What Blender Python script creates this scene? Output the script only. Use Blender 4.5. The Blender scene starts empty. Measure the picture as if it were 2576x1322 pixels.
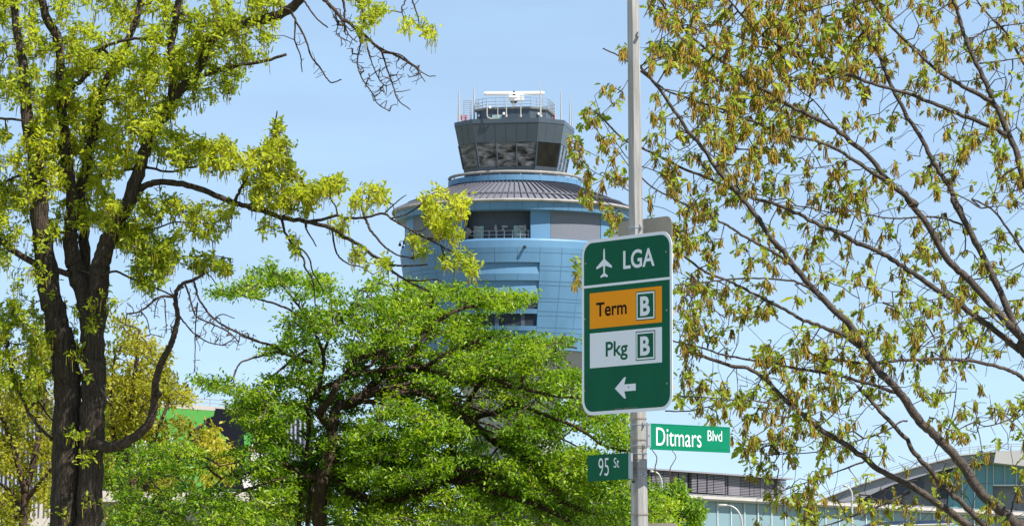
import bpy, math, random
import numpy as np
from mathutils import Vector

random.seed(7)
RNG = np.random.default_rng(11)
C = bpy.context.scene.collection
SC = bpy.context.scene
R = math.radians

# ------------------------------------------------------------------ camera
PITCH, HF, CAMZ = R(5.65), R(7.3), 1.6
cam = bpy.data.cameras.new("camera")
cam.sensor_fit = 'HORIZONTAL'
cam.angle = 2 * HF
cam.clip_start, cam.clip_end = 0.5, 9000
camo = bpy.data.objects.new("camera", cam)
camo.location = (0, 0, CAMZ)
camo.rotation_euler = (R(90) + PITCH, 0, 0)
C.objects.link(camo)
SC.camera = camo
FPX = 1288 / math.tan(HF)
CP, SP = math.cos(PITCH), math.sin(PITCH)


def P(px, py, D):
    """point at world depth y = D that stands at photo position (px, py) (2576 wide)"""
    x, z = (px - 1288) / FPX, (661 - py) / FPX
    dy, dz = CP - z * SP, SP + z * CP
    s = D / dy
    return Vector((x * s, D, CAMZ + dz * s))


# ------------------------------------------------------------------ light
SUN_AZ, SUN_EL = R(127), R(52)          # azimuth measured from +Y towards +X
sd = Vector((math.sin(SUN_AZ) * math.cos(SUN_EL), math.cos(SUN_AZ) * math.cos(SUN_EL), math.sin(SUN_EL)))
sun = bpy.data.lights.new("sun", 'SUN')
sun.energy, sun.angle, sun.color = 4.6, R(0.5), (1.0, 0.955, 0.88)
suno = bpy.data.objects.new("sun", sun)
suno.rotation_euler = sd.to_track_quat('Z', 'Y').to_euler()
suno.location = (30, -20, 60)
C.objects.link(suno)
world = bpy.data.worlds.new("World")
SC.world = world
world.use_nodes = True
wn, wl = world.node_tree.nodes, world.node_tree.links
wn.clear()
sky = wn.new('ShaderNodeTexSky')
sky.sky_type = 'NISHITA'
sky.sun_disc = False
sky.sun_elevation, sky.sun_rotation = SUN_EL, SUN_AZ
sky.air_density, sky.dust_density, sky.ozone_density = 0.6, 0.0, 5.0
sky.altitude = 1500
bgn = wn.new('ShaderNodeBackground')
bgn.inputs['Strength'].default_value = 0.13
wo = wn.new('ShaderNodeOutputWorld')
tintn = wn.new('ShaderNodeVectorMath')
tintn.operation = 'MULTIPLY'
tintn.inputs[1].default_value = (1.60, 1.79, 1.90)
softn = wn.new('ShaderNodeGamma')               # softer zenith to horizon contrast, as on a bright hazy spring day
softn.inputs[1].default_value = 0.45
wl.new(sky.outputs[0], softn.inputs[0])
wl.new(softn.outputs[0], tintn.inputs[0])
wtc = wn.new('ShaderNodeTexCoord')                 # very faint high wisps
wmp = wn.new('ShaderNodeMapping')
wmp.inputs['Scale'].default_value = (5, 5, 22)
wmp.inputs['Rotation'].default_value = (0, R(14), 0)
wnz = wn.new('ShaderNodeTexNoise')
wnz.inputs['Scale'].default_value = 2.0
wnz.inputs['Detail'].default_value = 6
wrp = wn.new('ShaderNodeMapRange')
wrp.inputs[1].default_value, wrp.inputs[2].default_value = 0.4, 0.75
wrp.inputs[3].default_value, wrp.inputs[4].default_value = 0.98, 1.10
wl.new(wtc.outputs['Generated'], wmp.inputs[0])
wl.new(wmp.outputs[0], wnz.inputs[0])
wl.new(wnz.outputs[0], wrp.inputs[0])
wmul = wn.new('ShaderNodeVectorMath')
wmul.operation = 'SCALE'
wl.new(tintn.outputs[0], wmul.inputs[0])
wl.new(wrp.outputs[0], wmul.inputs['Scale'])
wl.new(wmul.outputs[0], bgn.inputs['Color'])
wl.new(bgn.outputs[0], wo.inputs[0])
SC.view_settings.view_transform = 'Standard'
SC.view_settings.look = 'None'
SC.view_settings.gamma = 1
SC.view_settings.exposure = 0.9
SC.cycles.max_bounces = 8
SC.cycles.transparent_max_bounces = 8
SC.cycles.use_denoising = True

# ------------------------------------------------------------------ materials


def lin(c):
    return tuple((v / 12.92 if v <= 0.04045 else ((v + 0.055) / 1.055) ** 2.4) for v in [q / 255 for q in c])


def mat(name, col, rough=0.6, metal=0.0, var=0.15, scale=3.0, bump=0.0, stretch=(1, 1, 1), spec=0.5, col2=None, bscale=None):
    m = bpy.data.materials.new(name)
    m.use_nodes = True
    n, l = m.node_tree.nodes, m.node_tree.links
    b = n['Principled BSDF']
    b.inputs['Roughness'].default_value = rough
    b.inputs['Metallic'].default_value = metal
    b.inputs['Specular IOR Level'].default_value = spec
    tc = n.new('ShaderNodeTexCoord')
    mp = n.new('ShaderNodeMapping')
    mp.inputs['Scale'].default_value = stretch
    l.new(tc.outputs['Object'], mp.inputs[0])
    nz = n.new('ShaderNodeTexNoise')
    nz.inputs['Scale'].default_value = scale
    nz.inputs['Detail'].default_value = 8
    nz.inputs['Roughness'].default_value = 0.65
    l.new(mp.outputs[0], nz.inputs[0])
    rp = n.new('ShaderNodeValToRGB')
    rp.color_ramp.elements[0].position = 0.3
    rp.color_ramp.elements[1].position = 0.7
    c2 = col2 or tuple(v * (1 - var) for v in col)
    c1 = col if col2 else tuple(min(1, v * (1 + var)) for v in col)
    rp.color_ramp.elements[0].color = (*c2, 1)
    rp.color_ramp.elements[1].color = (*c1, 1)
    l.new(nz.outputs[0], rp.inputs[0])
    l.new(rp.outputs[0], b.inputs['Base Color'])
    if bump:
        bp = n.new('ShaderNodeBump')
        bp.inputs['Strength'].default_value = bump
        bp.inputs['Distance'].default_value = 0.05
        n2 = n.new('ShaderNodeTexNoise')
        n2.inputs['Scale'].default_value = bscale or scale * 2
        n2.inputs['Detail'].default_value = 6
        l.new(mp.outputs[0], n2.inputs[0])
        l.new(n2.outputs[0], bp.inputs['Height'])
        l.new(bp.outputs[0], b.inputs['Normal'])
    return m


def leafmat(name, c_a, c_b, c_c, trans=0.45, rough=0.45, spec=0.35, tmul=(1.15, 1.15, 0.6)):
    """leaf: colour varies leaf by leaf through the mesh attribute 'tint'"""
    m = bpy.data.materials.new(name)
    m.use_nodes = True
    n, l = m.node_tree.nodes, m.node_tree.links
    b = n['Principled BSDF']
    b.inputs['Roughness'].default_value = rough
    b.inputs['Specular IOR Level'].default_value = spec
    at = n.new('ShaderNodeAttribute')
    at.attribute_name = 'tint'
    rp = n.new('ShaderNodeValToRGB')
    e = rp.color_ramp.elements
    e[0].position, e[0].color = 0.0, (*c_a, 1)
    e[1].position, e[1].color = 1.0, (*c_c, 1)
    q = e.new(0.5)
    q.color = (*c_b, 1)
    l.new(at.outputs['Fac'], rp.inputs[0])
    l.new(rp.outputs[0], b.inputs['Base Color'])
    tr = n.new('ShaderNodeBsdfTranslucent')
    mu = n.new('ShaderNodeVectorMath')
    mu.operation = 'MULTIPLY'
    mu.inputs[1].default_value = tmul
    l.new(rp.outputs[0], mu.inputs[0])
    l.new(mu.outputs[0], tr.inputs['Color'])
    mx = n.new('ShaderNodeMixShader')
    mx.inputs[0].default_value = trans
    l.new(b.outputs[0], mx.inputs[1])
    l.new(tr.outputs[0], mx.inputs[2])
    l.new(mx.outputs[0], n['Material Output'].inputs[0])
    return m


M = {}
M['blue'] = mat('blue_panel', lin((92, 132, 164)), 0.5, 0, 0.12, 0.35, 0, (1, 1, 0.35), spec=0.35)
M['seam'] = mat('dark_seam', lin((72, 108, 140)), 0.6)
M['cab'] = mat('slate_panel', lin((68, 77, 87)), 0.32, 0.0, 0.08, 0.4)
M['cabseam'] = mat('slate_seam', lin((52, 62, 74)), 0.6)
M['roof'] = mat('roof_metal', lin((112, 112, 120)), 0.55, 0.1, 0.08, 0.4)
M['rib'] = mat('roof_rib_metal', lin((84, 85, 94)), 0.6, 0.1)
M['gutter'] = mat('pale_gutter', lin((146, 142, 138)), 0.7, 0, 0.25, 1.2, spec=.2)
M['screen'] = mat('grey_screen', lin((104, 108, 118)), 0.6, 0, 0.05)
M['deckwall'] = mat('dark_deck_wall', lin((72, 78, 88)), 0.7)
M['louver'] = mat('dark_louver', lin((62, 72, 88)), 0.6)
M['white'] = mat('white_paint', (0.8, 0.8, 0.78), 0.45, 0, 0.03)
M['glassy'] = mat('pale_pane', lin((150, 175, 170)), 0.15, 0, 0.08)
M['dark'] = mat('black_rubber', (0.02, 0.02, 0.022), 0.5)
M['steel'] = mat('rail_steel', lin((170, 172, 176)), 0.4, 0.5, 0.1)
M['red'] = mat('red_lamp', (0.5, 0.03, 0.05), 0.3)
M['conc'] = mat('pale_concrete', lin((172, 167, 162)), 0.8, 0, 0.1, 0.3, 0.1)
M['galv'] = mat('galvanised_pole', lin((176, 173, 169)), 0.5, 0.0, 0.0, 6.0, 0.08, (4, 4, 0.22), col2=lin((116, 111, 105)), bscale=14)
M['band'] = mat('rusty_band', lin((150, 138, 128)), 0.5, 0.5, 0.35, 20)
M['signback'] = mat('bare_aluminium', lin((168, 157, 140)), 0.6, 0.1, 0.08, 4)
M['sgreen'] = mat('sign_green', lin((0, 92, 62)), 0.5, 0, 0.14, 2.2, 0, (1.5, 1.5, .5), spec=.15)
M['swhite'] = mat('sign_white', lin((236, 236, 238)), 0.35, 0, 0.02, 3)
M['sorange'] = mat('sign_orange', lin((255, 156, 4)), 0.5, 0, 0.03, 3, spec=.15)
M['sblack'] = mat('sign_black', (0.010, 0.008, 0.007), 0.6, spec=.08)
M['stgreen'] = mat('street_sign_green', lin((0, 116, 84)), 0.5, 0, 0.05, 3, spec=.2)
M['oakbark'] = mat('furrowed_bark', lin((104, 90, 80)), 0.9, 0, 0, 9, 1.0, (6, 6, 0.7), 0.15, col2=lin((36, 30, 26)), bscale=10)
M['oaktrunk'] = mat('shaded_furrowed_bark', lin((100, 88, 78)), 0.95, 0, 0, 9, 1.0, (7, 7, 0.6), 0.1, col2=lin((33, 28, 25)), bscale=10)  # same bark as the limbs, foliage shade put into a darker colour
M['twig'] = mat('twig_bark', lin((76, 64, 57)), 0.85, 0, 0.25, 6, 0.3, spec=0.2)
M['greybark'] = mat('smooth_grey_bark', lin((98, 88, 81)), 0.85, 0, 0, 7, 0.5, (2, 2, 2), 0.2, col2=lin((52, 45, 40)), bscale=25)
M['pearbark'] = mat('brown_bark', lin((100, 82, 70)), 0.9, 0, 0, 8, 0.8, (5, 5, 0.8), 0.15, col2=lin((40, 32, 27)), bscale=12)
M['deadbark'] = mat('dead_branch_bark', lin((96, 82, 72)), 0.9, 0, 0, 9, 0.7, (3, 3, 3), 0.15, col2=lin((50, 42, 37)))
M['oakleaf'] = leafmat('yellow_green_leaf', (0.22, 0.30, 0.02), (0.42, 0.49, 0.03), (0.62, 0.62, 0.05), 0.55)
M['oakcatkin'] = leafmat('yellow_catkin', (0.32, 0.27, 0.02), (0.46, 0.41, 0.03), (0.56, 0.50, 0.04), 0.4, 0.7)
M['pearleaf'] = leafmat('fresh_green_leaf', (0.085, 0.19, 0.008), (0.20, 0.345, 0.012), (0.38, 0.48, 0.022), 0.5, 0.35, 0.4)
M['mapleleaf'] = leafmat('young_lobed_leaf', (0.16, 0.24, 0.025), (0.30, 0.37, 0.04), (0.48, 0.50, 0.05), 0.55)
M['mapcatkin'] = leafmat('brown_catkin', (0.34, 0.27, 0.05), (0.52, 0.36, 0.07), (0.66, 0.46, 0.09), 0.4, 0.8, 0.1, (1.1, 1.0, .7))
M['bgleaf'] = leafmat('golden_leaf', (0.14, 0.17, 0.012), (0.32, 0.31, 0.02), (0.54, 0.47, 0.03), 0.48)
M['fin'] = mat('grey_fin', lin((150, 152, 165)), 0.5, 0.2, 0.1)
M['mgreen'] = mat('mural_green', lin((70, 138, 56)), 0.6, 0, 0.08)
M['mblack'] = mat('mural_black', lin((18, 20, 27)), 0.8, 0, 0.1, spec=.1)
M['mwhite'] = mat('mural_white', lin((190, 184, 184)), 0.6, 0, 0.05)
M['mpink'] = mat('mural_pink', lin((226, 168, 150)), 0.6, 0, 0.05)
M['coping'] = mat('coping_concrete', lin((168, 160, 152)), 0.8, 0, 0.08)
M['facade'] = mat('teal_glass_panel', lin((116, 140, 148)), 0.25, 0, 0.08, 0.2)
M['mull'] = mat('pale_mullion', lin((196, 204, 206)), 0.4)
M['slat'] = mat('mauve_slat', lin((126, 121, 130)), 0.6, 0.0, 0.18, 0.6)
M['slatback'] = mat('dark_backing', lin((50, 54, 66)), 0.7)
M['terroof'] = mat('grey_terminal_cladding', lin((138, 138, 146)), 0.5, 0.1, 0.05, 0.3)
M['terlight'] = mat('pale_terminal_cladding', lin((174, 170, 168)), 0.5, 0, 0.04, 0.3)
M['ternavy'] = mat('navy_glass', lin((46, 54, 74)), 0.25)
M['terwall'] = mat('grey_wall', lin((112, 116, 126)), 0.5, 0, 0.05, 0.3)
M['terglass'] = mat('teal_glass', lin((86, 142, 152)), 0.12, 0, 0.12, 0.25)
M['canopy'] = mat('navy_canopy', lin((40, 56, 84)), 0.4)
M['lamp'] = mat('pale_lamp_metal', lin((180, 177, 174)), 0.4, 0.2, 0.05)
M['grass'] = mat('pale_grass', (0.17, 0.18, 0.09), 0.95, 0, 0.4, 2.0, 0.3)  # unseen ground, colour lightened to bounce more fill light upward
M['asphalt'] = mat('pale_asphalt', (0.12, 0.12, 0.118), 0.9, 0, 0.2, 4, 0.2)  # unseen road, tone likewise raised for bounced fill light
M['paving'] = mat('pavement_concrete', (0.33, 0.32, 0.30), 0.9, 0, 0.12, 2, 0.1)


def cabglass():
    """tinted control room pane: dark, with pale blinds and soft reflections painted into its colour as streaks"""
    m = bpy.data.materials.new('tinted_pane')
    m.use_nodes = True
    n, l = m.node_tree.nodes, m.node_tree.links
    b = n['Principled BSDF']
    b.inputs['Roughness'].default_value = 0.08
    b.inputs['Specular IOR Level'].default_value = 0.3
    tc = n.new('ShaderNodeTexCoord')
    mp = n.new('ShaderNodeMapping')
    mp.inputs['Scale'].default_value = (0.28, 0.28, 0.8)
    l.new(tc.outputs['Object'], mp.inputs[0])
    nz = n.new('ShaderNodeTexNoise')
    nz.inputs['Scale'].default_value = 1.3
    nz.inputs['Detail'].default_value = 5
    nz.inputs['Distortion'].default_value = 2.2
    l.new(mp.outputs[0], nz.inputs[0])
    rp = n.new('ShaderNodeValToRGB')
    rp.color_ramp.elements[0].position = 0.36
    rp.color_ramp.elements[0].color = (0.008, 0.008, 0.01, 1)
    rp.color_ramp.elements[1].position = 0.70
    rp.color_ramp.elements[1].color = (*lin((140, 138, 140)), 1)  # pale end of the painted blinds and reflections
    l.new(nz.outputs[0], rp.inputs[0])
    l.new(rp.outputs[0], b.inputs['Base Color'])
    return m


M['cabglass'] = cabglass()
M['cabdark'] = mat('dark_tinted_pane', (0.012, 0.011, 0.010), 0.06, 0, 0.6, 0.8, spec=0.25)

# ------------------------------------------------------------------ mesh helpers
ROOTLOC = {}


class MB:
    def __init__(s):
        s.v, s.f, s.m = [], [], []

    def add(s, vs, fs, mi=0):
        o = len(s.v)
        s.v += [tuple(v) for v in vs]
        s.f += [tuple(i + o for i in f) for f in fs]
        s.m += [mi] * len(fs)

    def box(s, c, d, mi=0, rz=0.0):
        c = Vector(c)
        hx, hy, hz = d[0] / 2, d[1] / 2, d[2] / 2
        ca, sa = math.cos(rz), math.sin(rz)
        vs = []
        for z in (-hz, hz):
            for x, y in ((-hx, -hy), (hx, -hy), (hx, hy), (-hx, hy)):
                vs.append((c.x + x * ca - y * sa, c.y + x * sa + y * ca, c.z + z))
        s.add(vs, [(0, 3, 2, 1), (4, 5, 6, 7), (0, 1, 5, 4), (1, 2, 6, 5), (2, 3, 7, 6), (3, 0, 4, 7)], mi)

    def hexa(s, a, mi=0):
        """8 corners: bottom 4 then top 4"""
        s.add(a, [(0, 3, 2, 1), (4, 5, 6, 7), (0, 1, 5, 4), (1, 2, 6, 5), (2, 3, 7, 6), (3, 0, 4, 7)], mi)

    def tube(s, pts, rad, n=8, mi=0, cap=True, phase=0.0):
        pts = [Vector(p) for p in pts]
        if not hasattr(rad, '__len__'):
            rad = [rad] * len(pts)
        up = Vector((0.37, 0.93, 0.05))
        vs, prev = [], None
        for i, p in enumerate(pts):
            t = (pts[min(i + 1, len(pts) - 1)] - pts[max(i - 1, 0)])
            t = t.normalized() if t.length > 1e-9 else Vector((0, 0, 1))
            if prev is None:
                u = t.cross(up)
                if u.length < 1e-3:
                    u = t.cross(Vector((1, 0, 0)))
            else:
                u = prev - t * prev.dot(t)
            u.normalize()
            prev = u
            w = t.cross(u)
            for k in range(n):
                a = phase + 2 * math.pi * k / n
                vs.append(p + (u * math.cos(a) + w * math.sin(a)) * rad[i])
        fs = []
        for i in range(len(pts) - 1):
            for k in range(n):
                k2 = (k + 1) % n
                fs.append((i * n + k, i * n + k2, (i + 1) * n + k2, (i + 1) * n + k))
        if cap:
            fs.append(tuple(range(n))[::-1])
            fs.append(tuple(range((len(pts) - 1) * n, len(pts) * n)))
        s.add(vs, fs, mi)

    def lathe(s, prof, c, a0=-180, a1=180, n=96, mi=0, capends=False):
        """profile (r, z) round the axis at c; angle 0 faces the camera, positive to the right"""
        full = abs(a1 - a0) >= 359.9
        k = n if full else n + 1
        vs, fs = [], []
        for i in range(k):
            a = R(a0 + (a1 - a0) * i / n)
            for r, z in prof:
                vs.append((c[0] + r * math.sin(a), c[1] - r * math.cos(a), z))
        q = len(prof)
        for i in range(n):
            j = (i + 1) % k
            for t in range(q - 1):
                fs.append((i * q + t, j * q + t, j * q + t + 1, i * q + t + 1))
        if capends and not full:
            fs.append(tuple(range(q)))
            fs.append(tuple(range((k - 1) * q, k * q))[::-1])
        s.add(vs, fs, mi)

    def poly(s, pts, mi=0):
        s.add(pts, [tuple(range(len(pts)))], mi)

    def build(s, name, mats, parent=None, smooth=False, auto=None):
        if not isinstance(mats, (list, tuple)):
            mats = [mats]
        off = np.zeros(3)
        r = parent
        while r is not None and r.parent is not None:
            r = r.parent
        if r is not None:
            off = np.array(r.location)
        me = bpy.data.meshes.new(name)
        va = np.array(s.v, dtype=float) - off
        me.from_pydata(va.tolist(), [], s.f)
        for m in mats:
            me.materials.append(m)
        if len(mats) > 1:
            me.polygons.foreach_set('material_index', s.m)
        if smooth:
            me.polygons.foreach_set('use_smooth', [True] * len(s.f))
        me.update()
        o = bpy.data.objects.new(name, me)
        C.objects.link(o)
        o.parent = parent
        if auto is not None:
            me.set_sharp_from_angle(angle=R(auto))
        return o


def bigmesh(name, verts, loops, starts, totals, material, parent, tint=None, smooth=False):
    r = parent
    while r.parent is not None:
        r = r.parent
    verts = verts - np.array(r.location)
    me = bpy.data.meshes.new(name)
    me.vertices.add(len(verts))
    me.vertices.foreach_set('co', verts.astype(np.float32).ravel())
    me.loops.add(len(loops))
    me.loops.foreach_set('vertex_index', loops.astype(np.int32))
    me.polygons.add(len(starts))
    me.polygons.foreach_set('loop_start', starts.astype(np.int32))
    try:
        me.polygons.foreach_set('loop_total', totals.astype(np.int32))
    except Exception:
        pass
    me.materials.append(material)
    if smooth:
        me.polygons.foreach_set('use_smooth', np.ones(len(starts), dtype=bool))
    if tint is not None:
        a = me.attributes.new('tint', 'FLOAT', 'POINT')
        a.data.foreach_set('value', tint.astype(np.float32))
    me.update(calc_edges=True)
    me.validate()
    o = bpy.data.objects.new(name, me)
    C.objects.link(o)
    o.parent = parent
    return o


def tag(o, label=None, cat=None, group=None, kind=None):
    if label:
        o['label'] = label
    if cat:
        o['category'] = cat
    if group:
        o['group'] = group
    if kind:
        o['kind'] = kind
    return o


def empty(name, loc, label, cat, group=None):
    o = bpy.data.objects.new(name, None)
    C.objects.link(o)
    o.location = loc
    o.empty_display_size = 0.2
    return tag(o, label, cat, group)


# ------------------------------------------------------------------ ground
g = MB()
g.poly([(-3000, -500, 0), (3000, -500, 0), (3000, 7000, 0), (-3000, 7000, 0)])
tag(g.build('ground', M['grass']), kind='structure')
ax = Vector((math.cos(R(40)), math.sin(R(40)), 0))
ay = Vector((-ax.y, ax.x, 0))


def strip(name, c, half_l, half_w, d, z, m):
    e = Vector((-d.y, d.x, 0))
    b = MB()
    b.poly([c + d * a * half_l + e * w * half_w + Vector((0, 0, z)) for a, w in ((-1, -1), (1, -1), (1, 1), (-1, 1))])
    return tag(b.build(name, m), kind='structure')


PB = P(1612, 2145, 33)
PB.z = 0
strip('road', PB - ay * 9.5, 160, 6, ax, 0.004, M['asphalt'])
b = MB()
b.box(PB - ay * 0.8 + Vector((0, 0, 0.06)), (320, 4.2, 0.12), 0, R(40))
tag(b.build('pavement', M['paving']), kind='structure')

# ------------------------------------------------------------------ sign pole
pole_top = P(1591, -360, 33)
pole = empty('street_pole', PB, 'tall galvanised eight sided steel pole carrying the green airport and street signs', 'pole')
b = MB()
b.tube([PB, P(1609, 1322, 33), P(1592.5, 0, 33), pole_top], [0.090, 0.0705, 0.049, 0.044], 8, phase=R(58))
b.build('shaft', M['galv'], pole)
b = MB()
b.tube([PB + Vector((0, 0, 0.121)), PB + Vector((0, 0, 0.16))], 0.2, 4)
b.build('base_plate', M['galv'], pole)


def polex(py):
    return 1592.5 + (1609 - 1592.5) * py / 1322


def poler(py):
    return 0.049 + (0.0705 - 0.049) * py / 1322


def Z(v):                                 # rows of the zoom on the strapped part
    return 984 + v * 0.2557


for py, hgt, mm, buckle in ((572, 5, 'steel', 1), (Z(268), 3.5, 'band', 0), (Z(325), 2.2, 'steel', 1), (Z(478), 3, 'band', 0), (Z(535), 2.2, 'steel', 1),
                            (Z(550), 3, 'band', 0), (Z(612), 2.2, 'steel', 1), (Z(668), 2, 'band', 0), (Z(692), 1.2, 'steel', 0), (Z(765), 3, 'band', 0), (Z(815), 2.2, 'steel', 1), (Z(1210), 4, 'band', 0)):
    c = P(polex(py), py, 33)
    h = hgt / FPX * 33
    b = MB()
    r = poler(py)
    b.tube([c - Vector((0, 0, h / 2)), c + Vector((0, 0, h / 2))], r + 0.004, 8, phase=R(58))
    if buckle:
        q = c + Vector((r * 0.62, -r * 0.82, 0))
        b.box(q, (0.022, 0.02, 0.02 + h), 0, R(38))
        b.tube([q + Vector((0.008, -0.012, 0)), q + Vector((0.016, -0.026, 0))], 0.006, 6)
    b.build('strap', M[mm], pole)
b = MB()
q = P(1603, 92, 33)
b.tube([q + Vector((0, 0.0, 0)), q + Vector((0.012, -0.075, 0))], 0.014, 8)
b.tube([q + Vector((0.0, 0.0, 0.03)), q + Vector((0.01, -0.06, 0.03))], 0.01, 8)
b.build('bolt', M['steel'], pole)
b = MB()
q = P(1611 - 16, Z(888), 33)
b.tube([q + Vector((0, 0.03, 0)), q + Vector((-0.008, -0.058, 0))], 0.011, 10)
b.build('drain_hole', M['dark'], pole)


# ------------------------------------------------------------------ signs
class Plane:
    """upright plate at depth D through photo point (px, py); phi > 0 means its right edge is nearer"""

    def __init__(s, px, py, D, phi):
        s.O = P(px, py, D)
        s.U = Vector((math.cos(R(phi)), -math.sin(R(phi)), 0))
        s.N = Vector((-math.sin(R(phi)), -math.cos(R(phi)), 0))
        s.phi = phi

    def uv(s, px, py):
        d = P(px, py, 10) - Vector((0, 0, CAMZ))
        o = Vector((0, 0, CAMZ))
        t = (s.O - o).dot(s.N) / d.dot(s.N)
        h = o + d * t - s.O
        return h.dot(s.U), h.z

    def w(s, u, v, n=0.0):
        return s.O + s.U * u + Vector((0, 0, v)) + s.N * n


def rounded(u0, v0, u1, v1, r, k=8):
    out = []
    for cx, cy, a in ((u1 - r, v0 + r, -90), (u1 - r, v1 - r, 0), (u0 + r, v1 - r, 90), (u0 + r, v0 + r, 180)):
        for i in range(k + 1):
            t = R(a + 90 * i / k)
            out.append((cx + r * math.cos(t), cy + r * math.sin(t)))
    return out


def slab(pl, outline, n0, n1, mi=0, b=None):
    b = b or MB()
    k = len(outline)
    vs = [pl.w(u, v, n0) for u, v in outline] + [pl.w(u, v, n1) for u, v in outline]
    fs = [tuple(range(k))[::-1], tuple(range(k, 2 * k))] + [(i, (i + 1) % k, k + (i + 1) % k, k + i) for i in range(k)]
    b.add(vs, fs, mi)
    return b


def quad(pl, pxs):
    uv = [pl.uv(*p) for p in pxs]
    us, vs = [p[0] for p in uv], [p[1] for p in uv]
    return [(min(us), min(vs)), (max(us), min(vs)), (max(us), max(vs)), (min(us), max(vs))]


def rect(u0, v0, u1, v1):
    return [(u0, v0), (u1, v0), (u1, v1), (u0, v1)]


def text_mesh(body, bold=0.0):
    cu = bpy.data.curves.new('text', 'FONT')
    cu.body = body
    cu.size = 1
    cu.offset = bold
    cu.resolution_u = 6
    o = bpy.data.objects.new('text', cu)
    C.objects.link(o)
    bpy.context.view_layer.update()
    dg = bpy.context.evaluated_depsgraph_get()
    me = bpy.data.meshes.new_from_object(o.evaluated_get(dg))
    vs = [(v.co.x, v.co.y) for v in me.vertices]
    fs = [tuple(p.vertices) for p in me.polygons]
    bpy.data.objects.remove(o)
    bpy.data.meshes.remove(me)
    return vs, fs


def lettering(pl, body, bl, tl, xr, n, material, parent, bold=0.03, name='lettering', cap='H'):
    """bl / tl: photo points at the foot and head of the first capital, xr: photo x of the last letter's right side"""
    vs, fs = text_mesh(body, bold)
    capv, _ = text_mesh(cap, bold)
    y0c, y1c = min(v[1] for v in capv), max(v[1] for v in capv)
    x0, x1 = min(v[0] for v in vs), max(v[0] for v in vs)
    u0, v0 = pl.uv(*bl)
    _, v1 = pl.uv(*tl)
    u1, _ = pl.uv(xr, bl[1])
    sx, sy = (u1 - u0) / (x1 - x0), (v1 - v0) / (y1c - y0c)
    b = MB()
    b.add([pl.w(u0 + (x - x0) * sx, v0 + (y - y0c) * sy, n) for x, y in vs], fs)
    return b.build(name, material, parent)


def z3(x, y):
    return 1413.2 + x * 0.4195, 518.8 + y * 0.4195


PHI = 50
pl = Plane(1577, 815, 32.86, PHI)
cor = quad(pl, [(1464, 815), (1691, 815)])
ul, ur = cor[0][0], cor[1][0]
vt = (pl.uv(*z3(150, 206))[1] + pl.uv(*z3(600, 147))[1]) / 2
vb = (pl.uv(*z3(175, 1260))[1] + pl.uv(*z3(600, 1212))[1]) / 2
sign = empty('airport_direction_sign', pl.w(0, vb), 'large green airport direction sign reading LGA, Term B and Pkg B on the pole', 'sign')
slab(pl, rounded(ul, vb, ur, vt, 0.13), -0.004, 0.0).build('plate', M['swhite'], sign)
slab(pl, rounded(ul + 0.028, vb + 0.028, ur - 0.028, vt - 0.028, 0.105), 0.0005, 0.0015).build('green_field', M['sgreen'], sign)
uu, va_ = pl.uv(*z3(130, 478))
_, vb_ = pl.uv(*z3(130, 493))
slab(pl, rect(ul + 0.02, vb_, ur - 0.02, va_), 0.002, 0.0028).build('dividing_line', M['swhite'], sign)


def field(x0, ya, yb, x1, n, m, name, par):
    u0, v1 = pl.uv(*z3(x0, ya))
    _, v0 = pl.uv(*z3(x0, yb))
    u1, _ = pl.uv(*z3(x1, ya))
    return slab(pl, rect(u0, v0, u1, v1), n, n + 0.0008).build(name, m, par), (u0, v0, u1, v1)


op, _ = field(169, 522, 735, 602, 0.002, M['sorange'], 'orange_panel', sign)
wp, _ = field(170, 762, 970, 602, 0.002, M['swhite'], 'white_panel', sign)
for par, xl, ya, yb, lb, lt, blackrim in ((op, 447, 513, 686, (474, 657), (474, 541), True), (wp, 446, 751, 926, (474, 895), (474, 780), True)):
    d = 0.008
    o1, (u0, v0, u1, v1) = field(xl, ya, yb, 562, 0.0034, M['sgreen'], 'letter_box', par)
    slab(pl, rect(u0 + d, v0 + d, u1 - d, v1 - d), 0.0046, 0.0052).build('white_frame', M['swhite'], par)
    d = 0.022
    slab(pl, rect(u0 + d, v0 + d, u1 - d, v1 - d), 0.0058, 0.0064).build('green_square', M['sgreen'], par)
    lettering(pl, 'B', z3(*lb), z3(*lt), z3(532, 600)[0], 0.0072, M['swhite'], par, 0.035)
lettering(pl, 'LGA', z3(370, 376), z3(370, 268), z3(558, 360)[0], 0.0026, M['swhite'], sign, 0.018)
lettering(pl, 'Term', z3(208, 662), z3(208, 578), z3(391, 650)[0], 0.0036, M['sblack'], op, 0.018)
lettering(pl, 'Pkg', z3(265, 900), z3(265, 812), z3(397, 890)[0], 0.0036, M['sgreen'], wp, 0.018)
lettering(pl, 'THE PORT AUTHORITY OF NY & NJ', z3(318, 1221), z3(318, 1211), z3(453, 1210)[0], 0.0026, M['signback'], sign, 0.0)


def outline_px(pts):
    return [pl.uv(*z3(*p)) for p in pts]


plane_half = [(0, 0), (0.035, 0.06), (0.05, 0.16), (0.055, 0.38), (0.5, 0.63), (0.5, 0.70), (0.06, 0.60), (0.045, 0.85), (0.23, 0.945), (0.23, 1.0), (0.0, 0.965)]
un, vn = pl.uv(*z3(256, 250))
ut, vtl = pl.uv(*z3(254, 426))
uw0, _ = pl.uv(*z3(209, 362))
uw1, _ = pl.uv(*z3(302, 355))
W_, H_ = (uw1 - uw0), vn - vtl
mid = (uw0 + uw1) / 2
out = [(mid + x * W_, vn - y * H_) for x, y in plane_half] + [(mid - x * W_, vn - y * H_) for x, y in plane_half[::-1][1:-1]]
slab(pl, out, 0.002, 0.0028).build('airplane_symbol', M['swhite'], sign)
tipu, tipv = pl.uv(*z3(320, 1091))
hu, htv = pl.uv(*z3(376, 1024))
_, hbv = pl.uv(*z3(376, 1151))
su, sv0 = pl.uv(*z3(445, 1103))
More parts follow.
